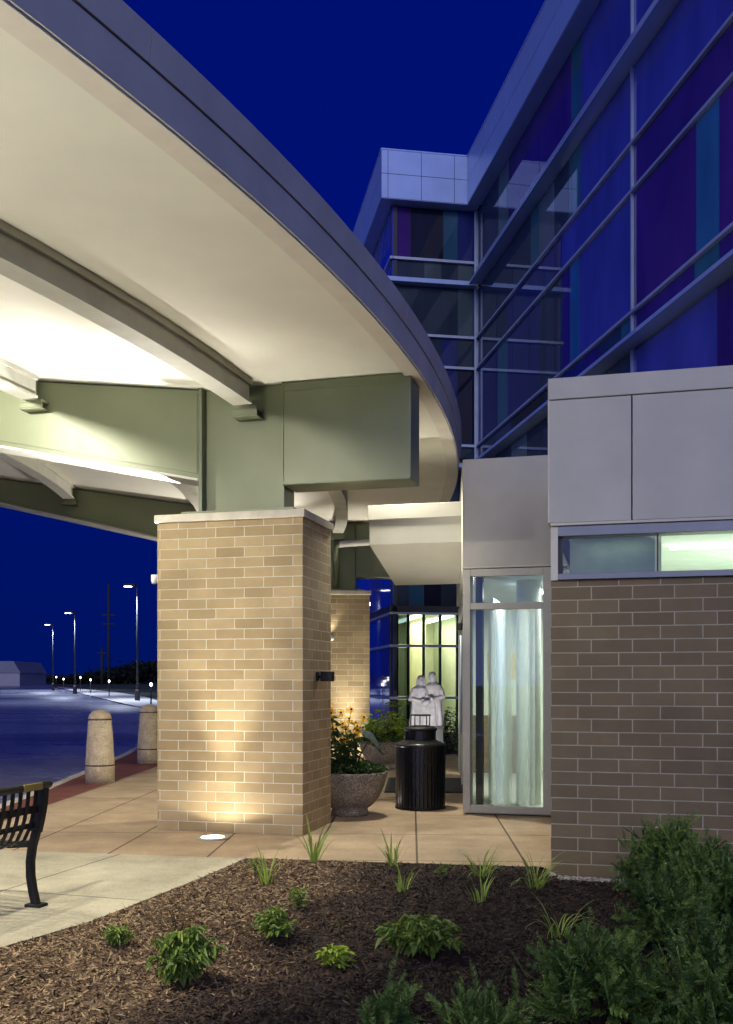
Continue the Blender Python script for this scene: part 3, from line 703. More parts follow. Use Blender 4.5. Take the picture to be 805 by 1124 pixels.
# parapets with open joints
PO=.30
def parapet(place,a,b,z0,z1,zj,step,off=0):
    bar(place,a,b,-.135,PO-.012,z0,z1,'parapet','gap')
    par=None; x=a
    xs_=[a]+[q for q in np.arange(a+off if off else a+step,b-.02,step)]+[b]
    mb=MB()
    for p,q in zip(xs_[:-1],xs_[1:]):
        for u,v in ((z0-.004,zj-.006),(zj+.006,z1+.004)):
            place(mb,p+.006,q-.006,PO-.0115,PO,u,v)
    mb.build('parapet_panel',M['panel_tower'],tw)
    mb=MB(); place(mb,a,b,-.13,PO-.012,z0-.018,z0-.0045); mb.build('parapet_soffit',M['panel_tower'],tw)
    mb=MB(); place(mb,a,b,-.13,PO+.012,z1+.005,z1+.035); mb.build('parapet_cap',M['panel_tower'],tw)
parapet(RB,PO+.012,TT,12.87,13.98,13.43,1.52)
parapet(WB,0.0,WL+PO-.001,12.87,13.98,13.43,.80,.62)
parapet(SB,-.28,SD,12.872,13.978,13.43,1.52)
rf=MB(); RB(rf,-12,TT,-9,-.13,13.7,13.9); rf.build('roof',M['shed_roof'],tw)

# small lit lamp on the tower's side by the entrance
lw=thing('wall_lamp','tiny bright lamp glowing against the blue glass beside the farther column','lamp',at(404.5,663,22.9))
MB().lathe([(0,-.05),(.03,-.045),(.045,0),(.03,.045),(0,.05)],14).build('lens',M['lens'],lw)
MB().tube([(0,.04,0),(.10,.9,.02)],.012,8).build('bracket',M['black_metal'],lw)

# ================================================================== ENTRANCE BLOCK
EA=math.atan2(-.2462,.9692)
eb=thing('entrance_block','low brown brick entrance block with grey panels, strip window and glazed vestibule','building',(1.428,7.71,0),EA)
# brick wing: local x along the wall, y inwards
MB().box(0,5.2,.0,.22,-.3,2.285).build('brick_wall',M['brick_brown'],eb)
MB().box(0,.22,.2205,4.2,-.3,2.285).build('brick_wall',M['brick_brown'],eb)
# white upper panels
pb=MB().box(.0,5.2,.015,4.2,2.735,3.80); pb.build('panel_core',M['gap'],eb)
up_=MB()
xs_=[-.012,.605,1.98,3.35,5.2]
for a,b in zip(xs_[:-1],xs_[1:]): up_.box(a+.0045,b-.0045,-.055,.0145,2.725,3.665)
up_.build('wall_panel',M['panel'],eb,bevel=.003)
MB().box(-.018,5.2,-.062,.0145,3.672,3.835).build('coping',M['panel'],eb,bevel=.004)
MB().box(-.02,-.001,-.05,4.2,2.725,3.83).build('panel_return',M['panel_edge'],eb)
MB().box(.0,5.2,-.05,.012,2.705,2.7245).build('drip_edge',M['panel_edge'],eb)
# strip window
MB().box(.055,5.2,-.035,.16,2.29,2.335).build('sill',M['alu_strip'],eb,bevel=.003)
MB().box(.055,5.2,-.03,.16,2.625,2.70).build('window_head',M['alu_strip'],eb,bevel=.003)
MB().box(.0,.054,-.02,.16,2.287,2.70).build('reveal',M['panel_edge'],eb)
sw=MB().box(.056,.085,.02,.14,2.336,2.624).box(.79,.80,.03,.06,2.336,2.624).build('strip_window',M['alu_dark'],eb)
MB().box(.086,.789,.05,.058,2.337,2.623).build('pane',M['g_clear2'],sw)
MB().box(.801,5.2,.05,.058,2.337,2.623).build('pane',M['g_clear'],sw)
MB().box(.12,.79,.5,.55,1.2,3.0).build('room_partition',mat('grey green partition',(.25,.30,.27),.7,var=.1,vscale=4),eb)
MB().box(.79,.84,.5,4.0,1.2,3.0).build('room_wall',M['wall_in'],eb)
MB().box(.84,5.2,3.6,3.66,1.2,3.0).build('room_wall',M['wall_in'],eb)
MB().box(.1,5.2,.18,3.7,2.705,2.733).build('room_ceiling',M['ceil_in'],eb)
MB().box(.1,5.2,.23,3.7,.0,.05).build('room_floor',M['floor_in'],eb)
MB().box(.95,5.0,1.25,1.40,2.675,2.70).build('ceiling_light',M['lamp_white'],eb)
area(eb,(2.9,2.0,1.3),(2.9,2.0,3),75,3.4,2.2,(.93,1,.82))  # bare upward light without a fixture, added to brighten the room ceiling
area(eb,(.5,.35,2.66),(.5,.5,1.6),.5,.5,.1,(.9,1,.85))
# vestibule
A=Vector((1.133,11.35)); VB=A+Vector((.9692,-.2462))*1.6; D=Vector((1.56,16.9)); Bk=D+Vector((1.6,-.4))
inv=Matrix.Rotation(-EA,2)
def el(p): q=inv@(Vector((p[0],p[1]))-Vector((1.428,7.71))); return (q.x,q.y)
a_=el(A); d_=el(D)
ax,ay=a_; bx=ax+1.6
side=(Vector(d_)-Vector(a_)).normalized()
def sp(t,off=0): 
    n=Vector((side.y,-side.x)); q=Vector(a_)+side*t+n*off; return (q.x,q.y)
pz0,pz1=2.79,4.03
MB().prism([(ax-.03,ay-.05),(bx,ay-.05),(bx,ay+5.6),sp(5.6,-.03)],pz0,pz1).build('vestibule_panel',M['panel'],eb,bevel=.004)
MB().prism([(ax-.035,ay-.056),(bx,ay-.056),(bx,ay-.0505),(ax-.035,ay-.0505)],pz0+.005,pz0+.02).build('drip_edge',M['panel_edge'],eb)
# floor, rear walls, ceiling inside
MB().prism([(ax+.05,ay+.05),(bx+2.2,ay+.05),(bx+2.2,ay+5.6),sp(5.6,.02)],.0,.022).build('room_floor',M['floor_in'],eb)
MB().prism([(ax+.06,ay+.06),(bx+2.2,ay+.06),(bx+2.2,ay+5.5),sp(5.5,.05)],2.74,2.785).build('room_ceiling',M['ceil_in'],eb)
MB().prism([sp(5.5,.0),(bx+2.2,ay+5.5),(bx+2.2,ay+5.6),sp(5.6,0)],.022,2.74).build('room_wall',M['wall_green'],eb)
MB().box(bx+2.2,bx+2.3,ay,ay+5.6,.022,2.74).build('room_wall',M['wall_in'],eb)
MB().box(.9*1+ax+.10,bx+2.2,ay+.06,ay+.12,.022,2.74).build('room_wall',M['wall_green'],eb)
# front window: frame, transom, two panes
FW=.93
fr=MB().box(ax-.03,ax+.055,ay-.04,ay+.06,.02,2.785).box(ax+FW-.06,ax+FW+.06,ay-.04,ay+.06,.02,2.785).box(ax+.0555,ax+FW-.0605,ay-.038,ay+.058,.02,.105).box(ax+.0555,ax+FW-.0605,ay-.038,ay+.058,2.70,2.785).box(ax+.0555,ax+FW-.0605,ay-.038,ay+.058,2.325,2.40)
vw=fr.build('window',M['alu_door'],eb,bevel=.004)
MB().box(ax+.056,ax+FW-.061,ay-.002,ay+.006,.106,2.324).build('pane',M['g_clear2'],vw)
MB().box(ax+.056,ax+FW-.061,ay-.002,ay+.006,2.401,2.699).build('pane',M['g_clear2'],vw)
# side posts and sliding door leaf
for t in (.03,1.5,3.1,4.6):
    p,q=sp(t),sp(t+.09); n=Vector((side.y,-side.x))*.08
    MB().prism([p,(p[0]+n.x,p[1]+n.y),(q[0]+n.x,q[1]+n.y),q],.02,2.785).build('door_post',M['alu_door'],eb)
p,q=sp(.03,-.012),sp(5.4,-.012); n=Vector((side.y,-side.x))*.07
MB().prism([p,(p[0]+n.x,p[1]+n.y),(q[0]+n.x,q[1]+n.y),q],2.36,2.50).build('door_header',M['alu_door'],eb)
for t0,t1 in ((.13,1.49),(1.6,3.09),(3.2,4.59)):
    p,q=sp(t0,.03),sp(t1,.03); n=Vector((side.y,-side.x))*.01
    MB().prism([p,(p[0]+n.x,p[1]+n.y),(q[0]+n.x,q[1]+n.y),q],.03,2.355).build('door_leaf',M['g_clear2'],eb)
p=sp(.6,-.05); MB().box(p[0]-.03,p[0]+.02,p[1]-.04,p[1]+.04,2.13,2.21).build('door_sensor',M['black_metal'],eb,bevel=.006)
MB().tube([sp(.35,-.05)+(.9,),sp(.35,-.05)+(2.05,)],.014,8).build('door_handle',M['alu'],eb)
# inside: dark inner post, pale panel edge, round column, wall boards
MB().box(ax+.07,ax+.15,ay+.30,ay+.42,.022,2.74).build('inner_post',M['alu_dark'],eb)
MB().box(ax+.235,ax+.25,ay+.5,ay+1.8,.022,2.5).build('inner_door',M['alu'],eb)
MB().lathe([(.15,.022),(.15,2.74)],28,(ax+.62,ay+1.0)).build('round_column',M['ceil_in'],eb)
MB().box(ax-.45,ax+.12,ay+5.42,ay+5.49,1.55,2.0).build('wall_board',mat('yellow board',(.55,.42,.06),.6,var=.1),eb)
MB().box(ax-.75,ax+.35,ay+5.0,ay+5.48,.022,.95).build('reception_desk',mat('brown wood desk',(.17,.12,.07),.5,var=.25,vscale=8,aniso=(1,1,6)),eb,bevel=.01)
MB().box(ax+.55,ax+1.9,ay+2.2,ay+2.35,2.69,2.72).build('ceiling_light',M['lamp_white'],eb)
MB().box(ax+.55,ax+1.9,ay+4.2,ay+4.35,2.69,2.72).build('ceiling_light',M['lamp_white'],eb)
area(eb,(ax+1.1,ay+2.6,2.66),(ax+1.1,ay+2.6,0),210,1.2,3.2,(.95,1,.93))
fm,fnt,fout=nt_new('frosted inner glass'); t1=N(fnt,'ShaderNodeBsdfTranslucent'); t1.inputs[0].default_value=(.82,.86,.78,1); t2=N(fnt,'ShaderNodeBsdfTransparent'); t3=N(fnt,'ShaderNodeBsdfGlossy',Roughness=.25)
fw=N(fnt,'ShaderNodeTexWave',Scale=.75,Distortion=.3,Detail=0.0); fw.bands_direction='X'; ftc=N(fnt,'ShaderNodeTexCoord'); fmp=N(fnt,'ShaderNodeMapping'); fmp.inputs['Scale'].default_value=(2.2,1,.06); fnt.links.new(ftc.outputs['Object'],fmp.inputs[0]); fnt.links.new(fmp.outputs[0],fw.inputs[0])
fr_=N(fnt,'ShaderNodeMapRange'); fr_.inputs[3].default_value=.38; fr_.inputs[4].default_value=.9; fnt.links.new(fw.outputs['Fac'],fr_.inputs[0])
m1=N(fnt,'ShaderNodeMixShader'); fnt.links.new(fr_.outputs[0],m1.inputs[0]); fnt.links.new(t1.outputs[0],m1.inputs[1]); fnt.links.new(t2.outputs[0],m1.inputs[2])
m2=N(fnt,'ShaderNodeMixShader'); m2.inputs[0].default_value=.08; fnt.links.new(m1.outputs[0],m2.inputs[1]); fnt.links.new(t3.outputs[0],m2.inputs[2]); fnt.links.new(m2.outputs[0],fout.inputs[0])
MB().box(ax+.20,ax+.74,ay+.44,ay+.452,.03,2.36).build('frosted_screen',fm,eb)
# entrance awning on the vestibule's left side, its underside sloping down to the back
S=Vector(a_)
fx1=ax-.02; fy=ay+.62
wx=[(fx1-1.27,0),(fx1,0)]
prof=[(0,3.19),(0,3.66),(1.45,3.66),(1.45,2.83)]        # (depth,z)
vs=[(x,fy+d,z) for x in (fx1-1.27,fx1) for d,z in prof]
aw=MB().add(vs,[(0,1,2,3),(7,6,5,4),(0,4,5,1),(1,5,6,2),(2,6,7,3),(3,7,4,0)]).build('awning',M['panel'],eb,bevel=.004)
MB().box(fx1-1.285,fx1+.0,fy-.014,fy-.001,3.50,3.675).build('awning_coping',M['panel'],aw,bevel=.003)
# ================================================================== STREET FURNITURE
def bollard():
    t=thing('concrete_bollard','tan concrete bollard with domed top, the nearer of the two','bollard')
    MB().lathe([(0,0),(.215,0),(.215,.255)],40).build('base',M['bollard'],t)
    MB().lathe([(.195,.256),(.195,.270)],40).build('groove',M['gap'],t)
    MB().lathe([(.195,.271),(.213,.271),(.214,.285),(.172,.930),(.165,.936)],40).build('shaft',M['bollard'],t)
    MB().lathe([(.158,.935),(.158,.949)],40).build('groove',M['gap'],t)
    MB().lathe([(.158,.950),(.170,.951),(.168,.975),(.150,1.022),(.115,1.062),(.065,1.086),(0,1.094)],40).build('dome',M['bollard'],t)
    t['group']='concrete bollards along the kerb'; return t
b1=bollard(); g=gnd(106,860.5); b1.location=(g.x,g.y+.2,0)
b2=copy_tree(b1); g=gnd(160,838.5); b2.location=(g.x+.02,g.y+.2,0); b2['label']='tan concrete bollard with domed top, close beside the brick column'
# bench: long axis along -local y, front towards -x
bn=thing('park_bench','black metal slatted bench with bowed legs on the grey walkway','bench',(gnd(40,995).x,gnd(40,995).y,0),R_(-17.5))
def prof_pts(): # contour from back top, down the back, round into the seat, towards the front (-x)
    return [(.055,.80),(.045,.70),(.022,.60),(-.005,.52),(-.04,.455),(-.09,.42),(-.16,.415),(-.26,.43),(-.36,.445),(-.43,.44),(-.475,.415)]
pr=prof_pts()
mb=MB()
Lb=1.75
for k in range(21):
    y=-.075-k*(Lb-.15)/20
    mb.ribbon([(x,y,z) for x,z in pr],.036,.006,(0,1,0))
sl=mb.build('slatted_seat',M['black_metal'],bn)
mb=MB()
for (x,z,w) in ((.033,.66,.05),(.004,.55,.035),(-.30,.428,.035)): mb.box(x-.006,x+.002,-Lb+.03,-.03,z-w/2,z+w/2)
mb.build('cross_strap',M['black_metal'],bn)
MB().tube([(.06,.06,.815),(.06,-Lb-.06,.815)],.026,14).build('top_rail',M['black_metal'],bn)
MB().tube([(-.48,0,.405),(-.48,-Lb,.405)],.022,12).build('front_rail',M['black_metal'],bn)
MB().box(.055,.088,-.24,-.05,.792,.838).build('plaque',M['brass'],bn,bevel=.002)
for y in (0,-Lb):
    rear=[(.052,y,.80),(.045,y,.70),(.025,y,.60),(.0,y,.50),(-.03,y,.40),(-.045,y,.30),(-.043,y,.20),(-.025,y,.10),(.0,y,.012)]
    o=MB().ribbon(rear[:4],.055,.065,(0,1,0)).ribbon(rear[3:],.048,.05,(0,1,0)).build('leg',M['black_metal'],bn,bevel=.006)
    MB().box(-.06,.06,y-.05,y+.05,.0,.022).build('foot_plate',M['black_metal'],o,bevel=.006)
    fl=[(-.03,y,.42),(-.2,y,.405),(-.36,y,.42),(-.45,y,.40),(-.47,y,.33),(-.45,y,.20),(-.46,y,.10),(-.49,y,.012)]
    o=MB().ribbon(fl,.048,.045,(0,1,0)).build('leg',M['black_metal'],bn,bevel=.006)
    MB().box(-.55,-.43,y-.05,y+.05,.0,.022).build('foot_plate',M['black_metal'],o,bevel=.006)
# litter bin
lb=thing('litter_bin','round black slatted litter bin with stepped hood and wire rack on top','litter bin',(.645,11.92,0))
mb=MB().lathe([(0,0.02),(.285,.02),(.285,.74)],48)
for k in range(40):
    a=2*math.pi*k/40; M4=Matrix.Rotation(a,4,'Z'); mb.box(.285,.297,-.018,.018,.03,.735,M4)
mb.build('body',M['black_bin'],lb)
MB().lathe([(.285,.0),(.302,.0),(.302,.03),(.285,.03)],48).build('base_ring',M['black_metal'],lb)
MB().lathe([(.285,.735),(.306,.735),(.306,.765),(.285,.775),(.200,.815),(.192,.818)],48).build('shoulder',M['black_bin'],lb)
mb=MB().lathe([(.178,.80),(.178,.93)],40)
for k in range(24):
    M4=Matrix.Rotation(2*math.pi*k/24,4,'Z'); mb.box(.177,.186,-.014,.014,.815,.925,M4)
o=mb.build('hood',M['black_bin'],lb)
MB().lathe([(.178,.925),(.198,.925),(.200,.945),(.185,.962),(.10,.985),(0,.99)],40).build('hood_lid',M['black_metal'],o)
mb=MB()
for k in range(5):
    a=2*math.pi*k/5+.3; mb.tube([(.118*math.cos(a),.118*math.sin(a),.97),(.118*math.cos(a),.118*math.sin(a),1.10)],.007,6)
mb.lathe([(.112,1.10),(.126,1.10),(.126,1.116),(.112,1.116),(.112,1.10)],28); mb.build('wire_rack',M['black_metal'],lb)
# door mat
dm=MB()
for k in range(24): dm.box(-.55+.046*k,-.512+.046*k,-1.0,1.0,.004,.018)
dm.box(-.57,.57,-1.02,1.02,.002,.010)
tag(dm.build('door_mat',M['rubber'],None,(.86,14.5,0),R_(-3)),'black ribbed door mat on the paving behind the litter bin','door mat')
# statue
st=thing('statue','white stone statue of two robed figures on a dark plinth before the windows','statue',(at(468.5,749,20.2).x,20.2,0))
MB().box(-.32,.36,-.17,.2,0,.06).box(-.29,.33,-.14,.17,.06,.58).box(-.31,.35,-.16,.19,.58,.62).build('plinth',M['granite'],st,bevel=.008)
sg=thing('fill_spotlight','added black ground spotlight aimed at the statue, unseen behind the litter bin','ground light',(1.02,17.9,0))  # unseen spot added to brighten the statue
MB().tube([(0,0,0),(0,0,.10)],.02,8).build('fill_spotlight_stake',M['black_metal'],sg)
MB().tube([(0,-.07,.10),(0,.06,.16)],.045,14).build('lamp_head',M['black_metal'],sg)
spot(sg,(0,.08,.17),(.15,2.3,1.0),150,60,.6,(1,.95,.9),.04)
def figure(x,hgt,lean,nm):
    mb=MB(); seg=28; prof=[(.19,0),(.195,.05),(.18,.25),(.165,.45),(.155,.60),(.175,.70),(.165,.765),(.10,.81),(.055,.835),(.052,.855)]
    vs=[];fs=[]
    for i,(r,z) in enumerate(prof):
        for k in range(seg):
            a=2*math.pi*k/seg; fold=1+(.15*math.sin(7*a+2*z)+.07*math.sin(12*a+5*z))*max(0,1-z*1.15)
            vs.append((x+lean*z+r*fold*math.cos(a), r*.72*fold*math.sin(a), z*hgt))
    for i in range(len(prof)-1):
        for k in range(seg): fs.append((i*seg+k,i*seg+(k+1)%seg,(i+1)*seg+(k+1)%seg,(i+1)*seg+k))
    fs.append(tuple(range(seg-1,-1,-1))); fs.append(tuple((len(prof)-1)*seg+k for k in range(seg)))
    mb.add(vs,fs,True)
    hx=x+lean*.93; hz=.925*hgt; tilt=.02 if lean>0 else -.02
    mb.lathe([(0,-.095),(.03,-.09),(.052,-.06),(.066,0),(.064,.04),(.045,.078),(0,.092)],20,(0,0)); n=20*7
    for i in range(len(mb.v)-n,len(mb.v)):
        p=mb.v[i]; mb.v[i]=(hx+p[0]*.92+tilt,p[1]*1.08-.02,hz+p[2])
    mb.tube([(hx+tilt,-.085,hz+.02),(hx+tilt,-.108,hz-.012),(hx+tilt,-.088,hz-.022)],[.008,.014,.008],8)
    sx=1 if lean>0 else -1
    mb.tube([(x+lean*.72-sx*.14,0,.72*hgt),(x+lean*.5-sx*.19,-.07,.55*hgt),(x+sx*.06,-.17,.49*hgt),(x+sx*.13,-.17,.53*hgt)],[.05,.055,.04,.025],10)
    mb.tube([(x+lean*.72+sx*.12,0,.72*hgt),(x+sx*.15,-.10,.55*hgt),(x+sx*.05,-.18,.52*hgt)],[.05,.05,.03],10)
    o=mb.build(nm,M['marble'],st,(0,0,.62)); r=o.modifiers.new('carve','REMESH'); r.mode='VOXEL'; r.voxel_size=.008; r.use_smooth_shade=True
    return o,hx+tilt,hz
o,hx,hz=figure(-.15,.99,.015,'figure')
mb=MB(); prof=[(.072,-.20),(.10,-.16),(.098,-.05),(.09,.03),(.07,.085),(.035,.108),(0,.114)]
mb.lathe(prof,20,(hx,.02)); v0=[(p[0],p[1] if p[1]>-.01 else p[1]*.35-.0,p[2]+hz) for p in mb.v]; mb.v=v0; mb.build('veil',M['marble'],o)
o,hx,hz=figure(.15,1.07,-.015,'figure')
mb=MB().lathe([(.06,-.12),(.088,-.06),(.085,.04),(.06,.09),(0,.108)],20,(hx,.022)); mb.v=[(p[0],p[1] if p[1]>0 else p[1]*.3,p[2]+hz) for p in mb.v]; mb.build('hair',M['marble'],o)
mb=MB().tube([(-.10,-.20,1.06),(-.02,-.225,1.09),(.06,-.225,1.13)],[.05,.062,.04],12).lathe([(0,-.05),(.04,-.02),(.045,.02),(0,.05)],14,(.09,-.225))
n=14*4
for i in range(len(mb.v)-n,len(mb.v)): p=mb.v[i]; mb.v[i]=(p[0],p[1],p[2]+1.16)
mb.build('swaddled_child',M['marble'],st)

# ================================================================== PLANTS
def nrm(a): return a/np.maximum(1e-9,np.linalg.norm(a,axis=-1,keepdims=True))
class Leaves:
    def __init__(s): s.V=[];s.F=[];s.T=[];s.n=0
    def leaves(s, P, D, L, W, droop=.25, tint=None, fold=.25):
        """kite shaped folded leaves, arrays"""
        P=np.asarray(P,float); D=nrm(np.asarray(D,float)); n=len(P); L=np.broadcast_to(L,(n,)); W=np.broadcast_to(W,(n,))
        S=nrm(np.cross(D,np.array([0,0,1.])+.2*rng.standard_normal((n,3)))); U=np.cross(S,D)
        mid=P+D*(L*.42)[:,None]; tip=P+D*L[:,None]-np.array([0,0,1.])*(droop*L)[:,None]
        l=mid+S*(W/2)[:,None]+U*(fold*W)[:,None]; r=mid-S*(W/2)[:,None]+U*(fold*W)[:,None]
        q2=P+D*(L*.76)[:,None]-np.array([0,0,1.])*(droop*L*.55)[:,None]
        l2=q2+S*(W*.3)[:,None]+U*(fold*W*.5)[:,None]; r2=q2-S*(W*.3)[:,None]+U*(fold*W*.5)[:,None]
        v=np.stack([P,l,l2,tip,r2,r],1).reshape(-1,3); b=s.n+np.arange(n)[:,None]*6
        s.F.append(np.concatenate([b+np.array([0,1,2,3]),b+np.array([0,3,4,5])])); s.V.append(v); s.n+=6*n
        t=rng.random(n) if tint is None else np.broadcast_to(tint,(n,)); s.T.append(np.repeat(t,6)); return s
    def needles(s,P,D,L,W,tint):
        n=len(P); D=nrm(D); S=nrm(np.cross(D,rng.standard_normal((n,3)))); L=np.broadcast_to(L,(n,))
        v=np.stack([P-S*W,P+S*W,P+D*L[:,None]+S*W*.35,P+D*L[:,None]-S*W*.35],1).reshape(-1,3); b=s.n+np.arange(n)[:,None]*4
        s.F.append(b+np.array([0,1,2,3])); s.V.append(v); s.n+=4*n; s.T.append(np.repeat(tint,4)); return s
    def blade(s,p,az,L,w,bend,lift,seg=6,tint=.5):
        p=np.array(p,float); d=np.array([math.cos(az),math.sin(az),0]); sd=np.array([-d[1],d[0],0]); v=[];q=p.copy(); th=lift
        for i in range(seg+1):
            k=i/seg; ww=w*(1-k**2.2)*(.55+.9*min(1,k*3)*.5)+.0006; v+= [q-sd*ww,q+sd*ww+np.array([0,0,.15*ww])]
            th-=bend/seg*(.4+1.2*k); q=q+(d*math.cos(th)+np.array([0,0,1.])*math.sin(th))*L/seg
        b=s.n; s.V.append(np.array(v)); s.F.append(np.array([[b+2*i,b+2*i+1,b+2*i+3,b+2*i+2] for i in range(seg)])); s.n+=len(v); s.T.append(np.full(len(v),tint)); return s
    def build(s,name,m,parent,loc=(0,0,0)):
        return np_mesh(name,np.concatenate(s.V),np.concatenate(s.F),m,parent,loc,np.clip(np.concatenate(s.T),0,1),smooth=False)
def bedloc(px,py):
    p=gnd(px,py)
    for _ in range(4):
        z=float(bedz(p.x,p.y)); Y=(H-z)*F/(py-HOR); p=Vector(((px-CX)/F*Y,Y,z))
    return p
def leafy(px,py,w,h,n,L,W,m,label,group='young perennials in the bark bed',name='perennial_plant',droop=.3,compound=1,cat='plant',spread=.85):
    p=bedloc(px,py); t=thing(name,label,cat,p,0,group)
    lv=Leaves(); stems=MB(); ns=max(6,n//14)
    for k in range(ns):
        az=2*math.pi*k/ns+rng.uniform(-.3,.3); rad=w/2*rng.uniform(.25,1)*spread; hh=h*(1-.55*(rad/(w/2))**2)*rng.uniform(.75,1.05)
        path=[(.012*math.cos(az),.012*math.sin(az),-.01)]
        for i in range(1,6):
            u=i/5; path.append((rad*u**1.2*math.cos(az),rad*u**1.2*math.sin(az),hh*(1-(1-u)**1.7)))
        stems.tube(path,[.004,.0035,.003,.0025,.002,.0012],5)
        m_=n//ns; u=rng.uniform(.3,1.02,m_); pa=np.array(path); idx=np.clip(u,0,1)*5; i0=np.minimum(4,idx.astype(int)); fr_=(idx-i0)[:,None]
        P=pa[i0]*(1-fr_)+pa[i0+1]*fr_+rng.normal(0,.012,(m_,3))
        a2=az+rng.normal(0,1.3,m_); D=np.stack([np.cos(a2),np.sin(a2),rng.uniform(-.25,.55,m_)],1)
        for c in range(compound):
            D2=D+(rng.normal(0,.55,D.shape) if c else 0)
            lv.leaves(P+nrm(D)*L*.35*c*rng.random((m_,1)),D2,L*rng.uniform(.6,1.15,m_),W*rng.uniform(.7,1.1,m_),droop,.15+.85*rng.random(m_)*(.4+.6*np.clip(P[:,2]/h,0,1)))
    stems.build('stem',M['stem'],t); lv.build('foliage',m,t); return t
def tuft(px,py,h,nb,label,m='leaf_blade',w=.006,bend=1.5,spread=.05,name='grass_tuft'):
    p=bedloc(px,py); t=tag(empty(name,p),label,'grass tuft','grassy tufts in the bark bed'); lv=Leaves()
    for k in range(nb):
        az=rng.uniform(0,6.28); r=spread*rng.random()**.7
        lv.blade((r*math.cos(az),r*math.sin(az),-.01),az+rng.normal(0,.5),h*rng.uniform(.55,1.15),w*rng.uniform(.6,1.1),bend*rng.uniform(.3,1.25),rng.uniform(1.15,1.55),7,rng.random())
    lv.build('blades',M[m],t); return t
leafy(127,1041,.22,.11,240,.035,.012,M['leaf_mid'],'small feathery light green plant nearest the concrete walkway',compound=2)
leafy(203,1083,.36,.27,620,.055,.026,M['leaf_mid'],'dense rounded dark green plant with drooping leaves left of the dark bark',droop=.5,compound=2)
leafy(196,1052,.36,.30,110,.035,.012,M['leaf_red'],'sparse bronze leaved plant standing behind the dense rounded one',compound=1)
leafy(300,1036,.27,.21,260,.062,.026,M['leaf_mid'],'bright leafy plant with oval leaves in the middle of the bark bed',compound=1)
leafy(328,1000,.17,.16,150,.04,.014,M['leaf_mid'],'small upright green plant just behind the bright oval leaved one')
leafy(367,1066,.20,.12,90,.066,.028,M['leaf_lime'],'small low lime green plant with few broad leaves')
leafy(372,1026,.06,.14,26,.025,.008,M['leaf_red'],'thin reddish sprig standing alone in the bark')
leafy(462,1050,.52,.20,520,.06,.034,M['leaf_mid'],'wide low mound of pale green lobed leaves in dark bark',droop=.35,compound=2)
leafy(487,966,.13,.12,70,.035,.012,M['leaf_mid'],'tiny green sprig between the tall blades by the paving')
tuft(293,972,.31,16,'upright blade tuft beside a small feathery weed at the walkway corner',w=.009,bend=.6,spread=.035)
leafy(280,962,.15,.13,70,.035,.010,M['leaf_mid'],'wispy green weed at the corner where walkway meets paving')
tuft(345,948,.42,12,'tallest broad bladed tuft in front of the lit brick column',w=.013,bend=1.0,spread=.03)
tuft(433,952,.31,18,'broad bladed tuft in front of the litter bin, at the paving edge',w=.010,bend=.9,spread=.05)
tuft(441,980,.26,12,'short bladed tuft in dark bark just below the one at the bin',w=.009,bend=.8,spread=.04)
tuft(529,964,.34,42,'arching grass tuft in front of the glass vestibule',w=.0045,bend=1.9,spread=.06)
tuft(527,992,.22,14,'short leaning tuft in the bark below the arching grass',w=.007,bend=1.0,spread=.04)
tuft(588,976,.36,34,'arching grass tuft beside the corner of the brown brick wall',w=.0045,bend=2.0,spread=.05)
tuft(613,1030,.32,26,'pale spreading grass tuft next to the dark shrubs',w=.0045,bend=2.2,spread=.05)
# yews
def yew(px,py,w,h,n,label,seed,lean=0):
    p=bedloc(px,py); t=thing('yew_shrub',label,'shrub',p,0,'dark yew shrubs beside the brick wall')
    r2=np.random.default_rng(seed); lv=Leaves(); br=MB()
    nb=26; tips=[]
    for k in range(nb):
        az=r2.uniform(0,6.28); e=r2.uniform(.25,1.5); R=r2.uniform(.7,1.08)
        tip=np.array([math.cos(az)*math.cos(e)*w/2*R,math.sin(az)*math.cos(e)*w/2*R,max(.06,h*math.sin(e)*R)])
        m1=tip*np.array([.45,.45,.6]); br.tube([(0,0,-.02),tuple(m1),tuple(tip)],[.009,.006,.002],5); tips.append((m1,tip))
    per=int(n*.66)//nb
    for m1,tip in tips:
        u=r2.uniform(.05,1.05,per)[:,None]; base=m1*(1-u)+tip*u+r2.normal(0,.045,(per,3))*np.array([1,1,.8])
        base[:,2]=np.maximum(base[:,2],.02)
        ax=nrm(tip-m1); D=nrm(ax*1.0+r2.normal(0,.75,(per,3))+np.array([0,0,.25])); Ls=r2.uniform(.08,.19,per)
        K=20; kk=(np.arange(K)+.5)/K
        S=nrm(np.cross(D,r2.standard_normal((per,3))))
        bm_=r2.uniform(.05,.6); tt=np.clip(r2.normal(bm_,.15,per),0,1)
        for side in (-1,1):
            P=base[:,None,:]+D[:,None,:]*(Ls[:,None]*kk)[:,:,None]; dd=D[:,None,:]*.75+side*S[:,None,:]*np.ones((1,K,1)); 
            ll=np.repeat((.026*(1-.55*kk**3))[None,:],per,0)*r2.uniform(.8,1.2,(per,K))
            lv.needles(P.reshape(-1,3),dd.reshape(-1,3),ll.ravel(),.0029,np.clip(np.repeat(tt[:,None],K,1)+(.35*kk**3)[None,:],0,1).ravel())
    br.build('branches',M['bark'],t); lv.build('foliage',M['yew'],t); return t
yew(726,988,.56,.46,950,'rounded dark yew growing against the brown brick wall',1)
yew(790,1040,.58,.50,1050,'tall dark yew at the right, in front of the one against the wall',2)
yew(730,1045,.42,.36,560,'low yew clump left of the tall dark yew',3)
yew(660,1130,.56,.30,900,'broad spreading yew with lighter tips at the front of the bed',4)
yew(790,1150,.56,.44,950,'dark yew low at the right beside the broad spreading one',5)
yew(528,1160,.30,.14,300,'low yew with bright tips left of the broad spreading one',6)
yew(424,1150,.12,.18,110,'small upright yew sprout standing alone at the front',7)
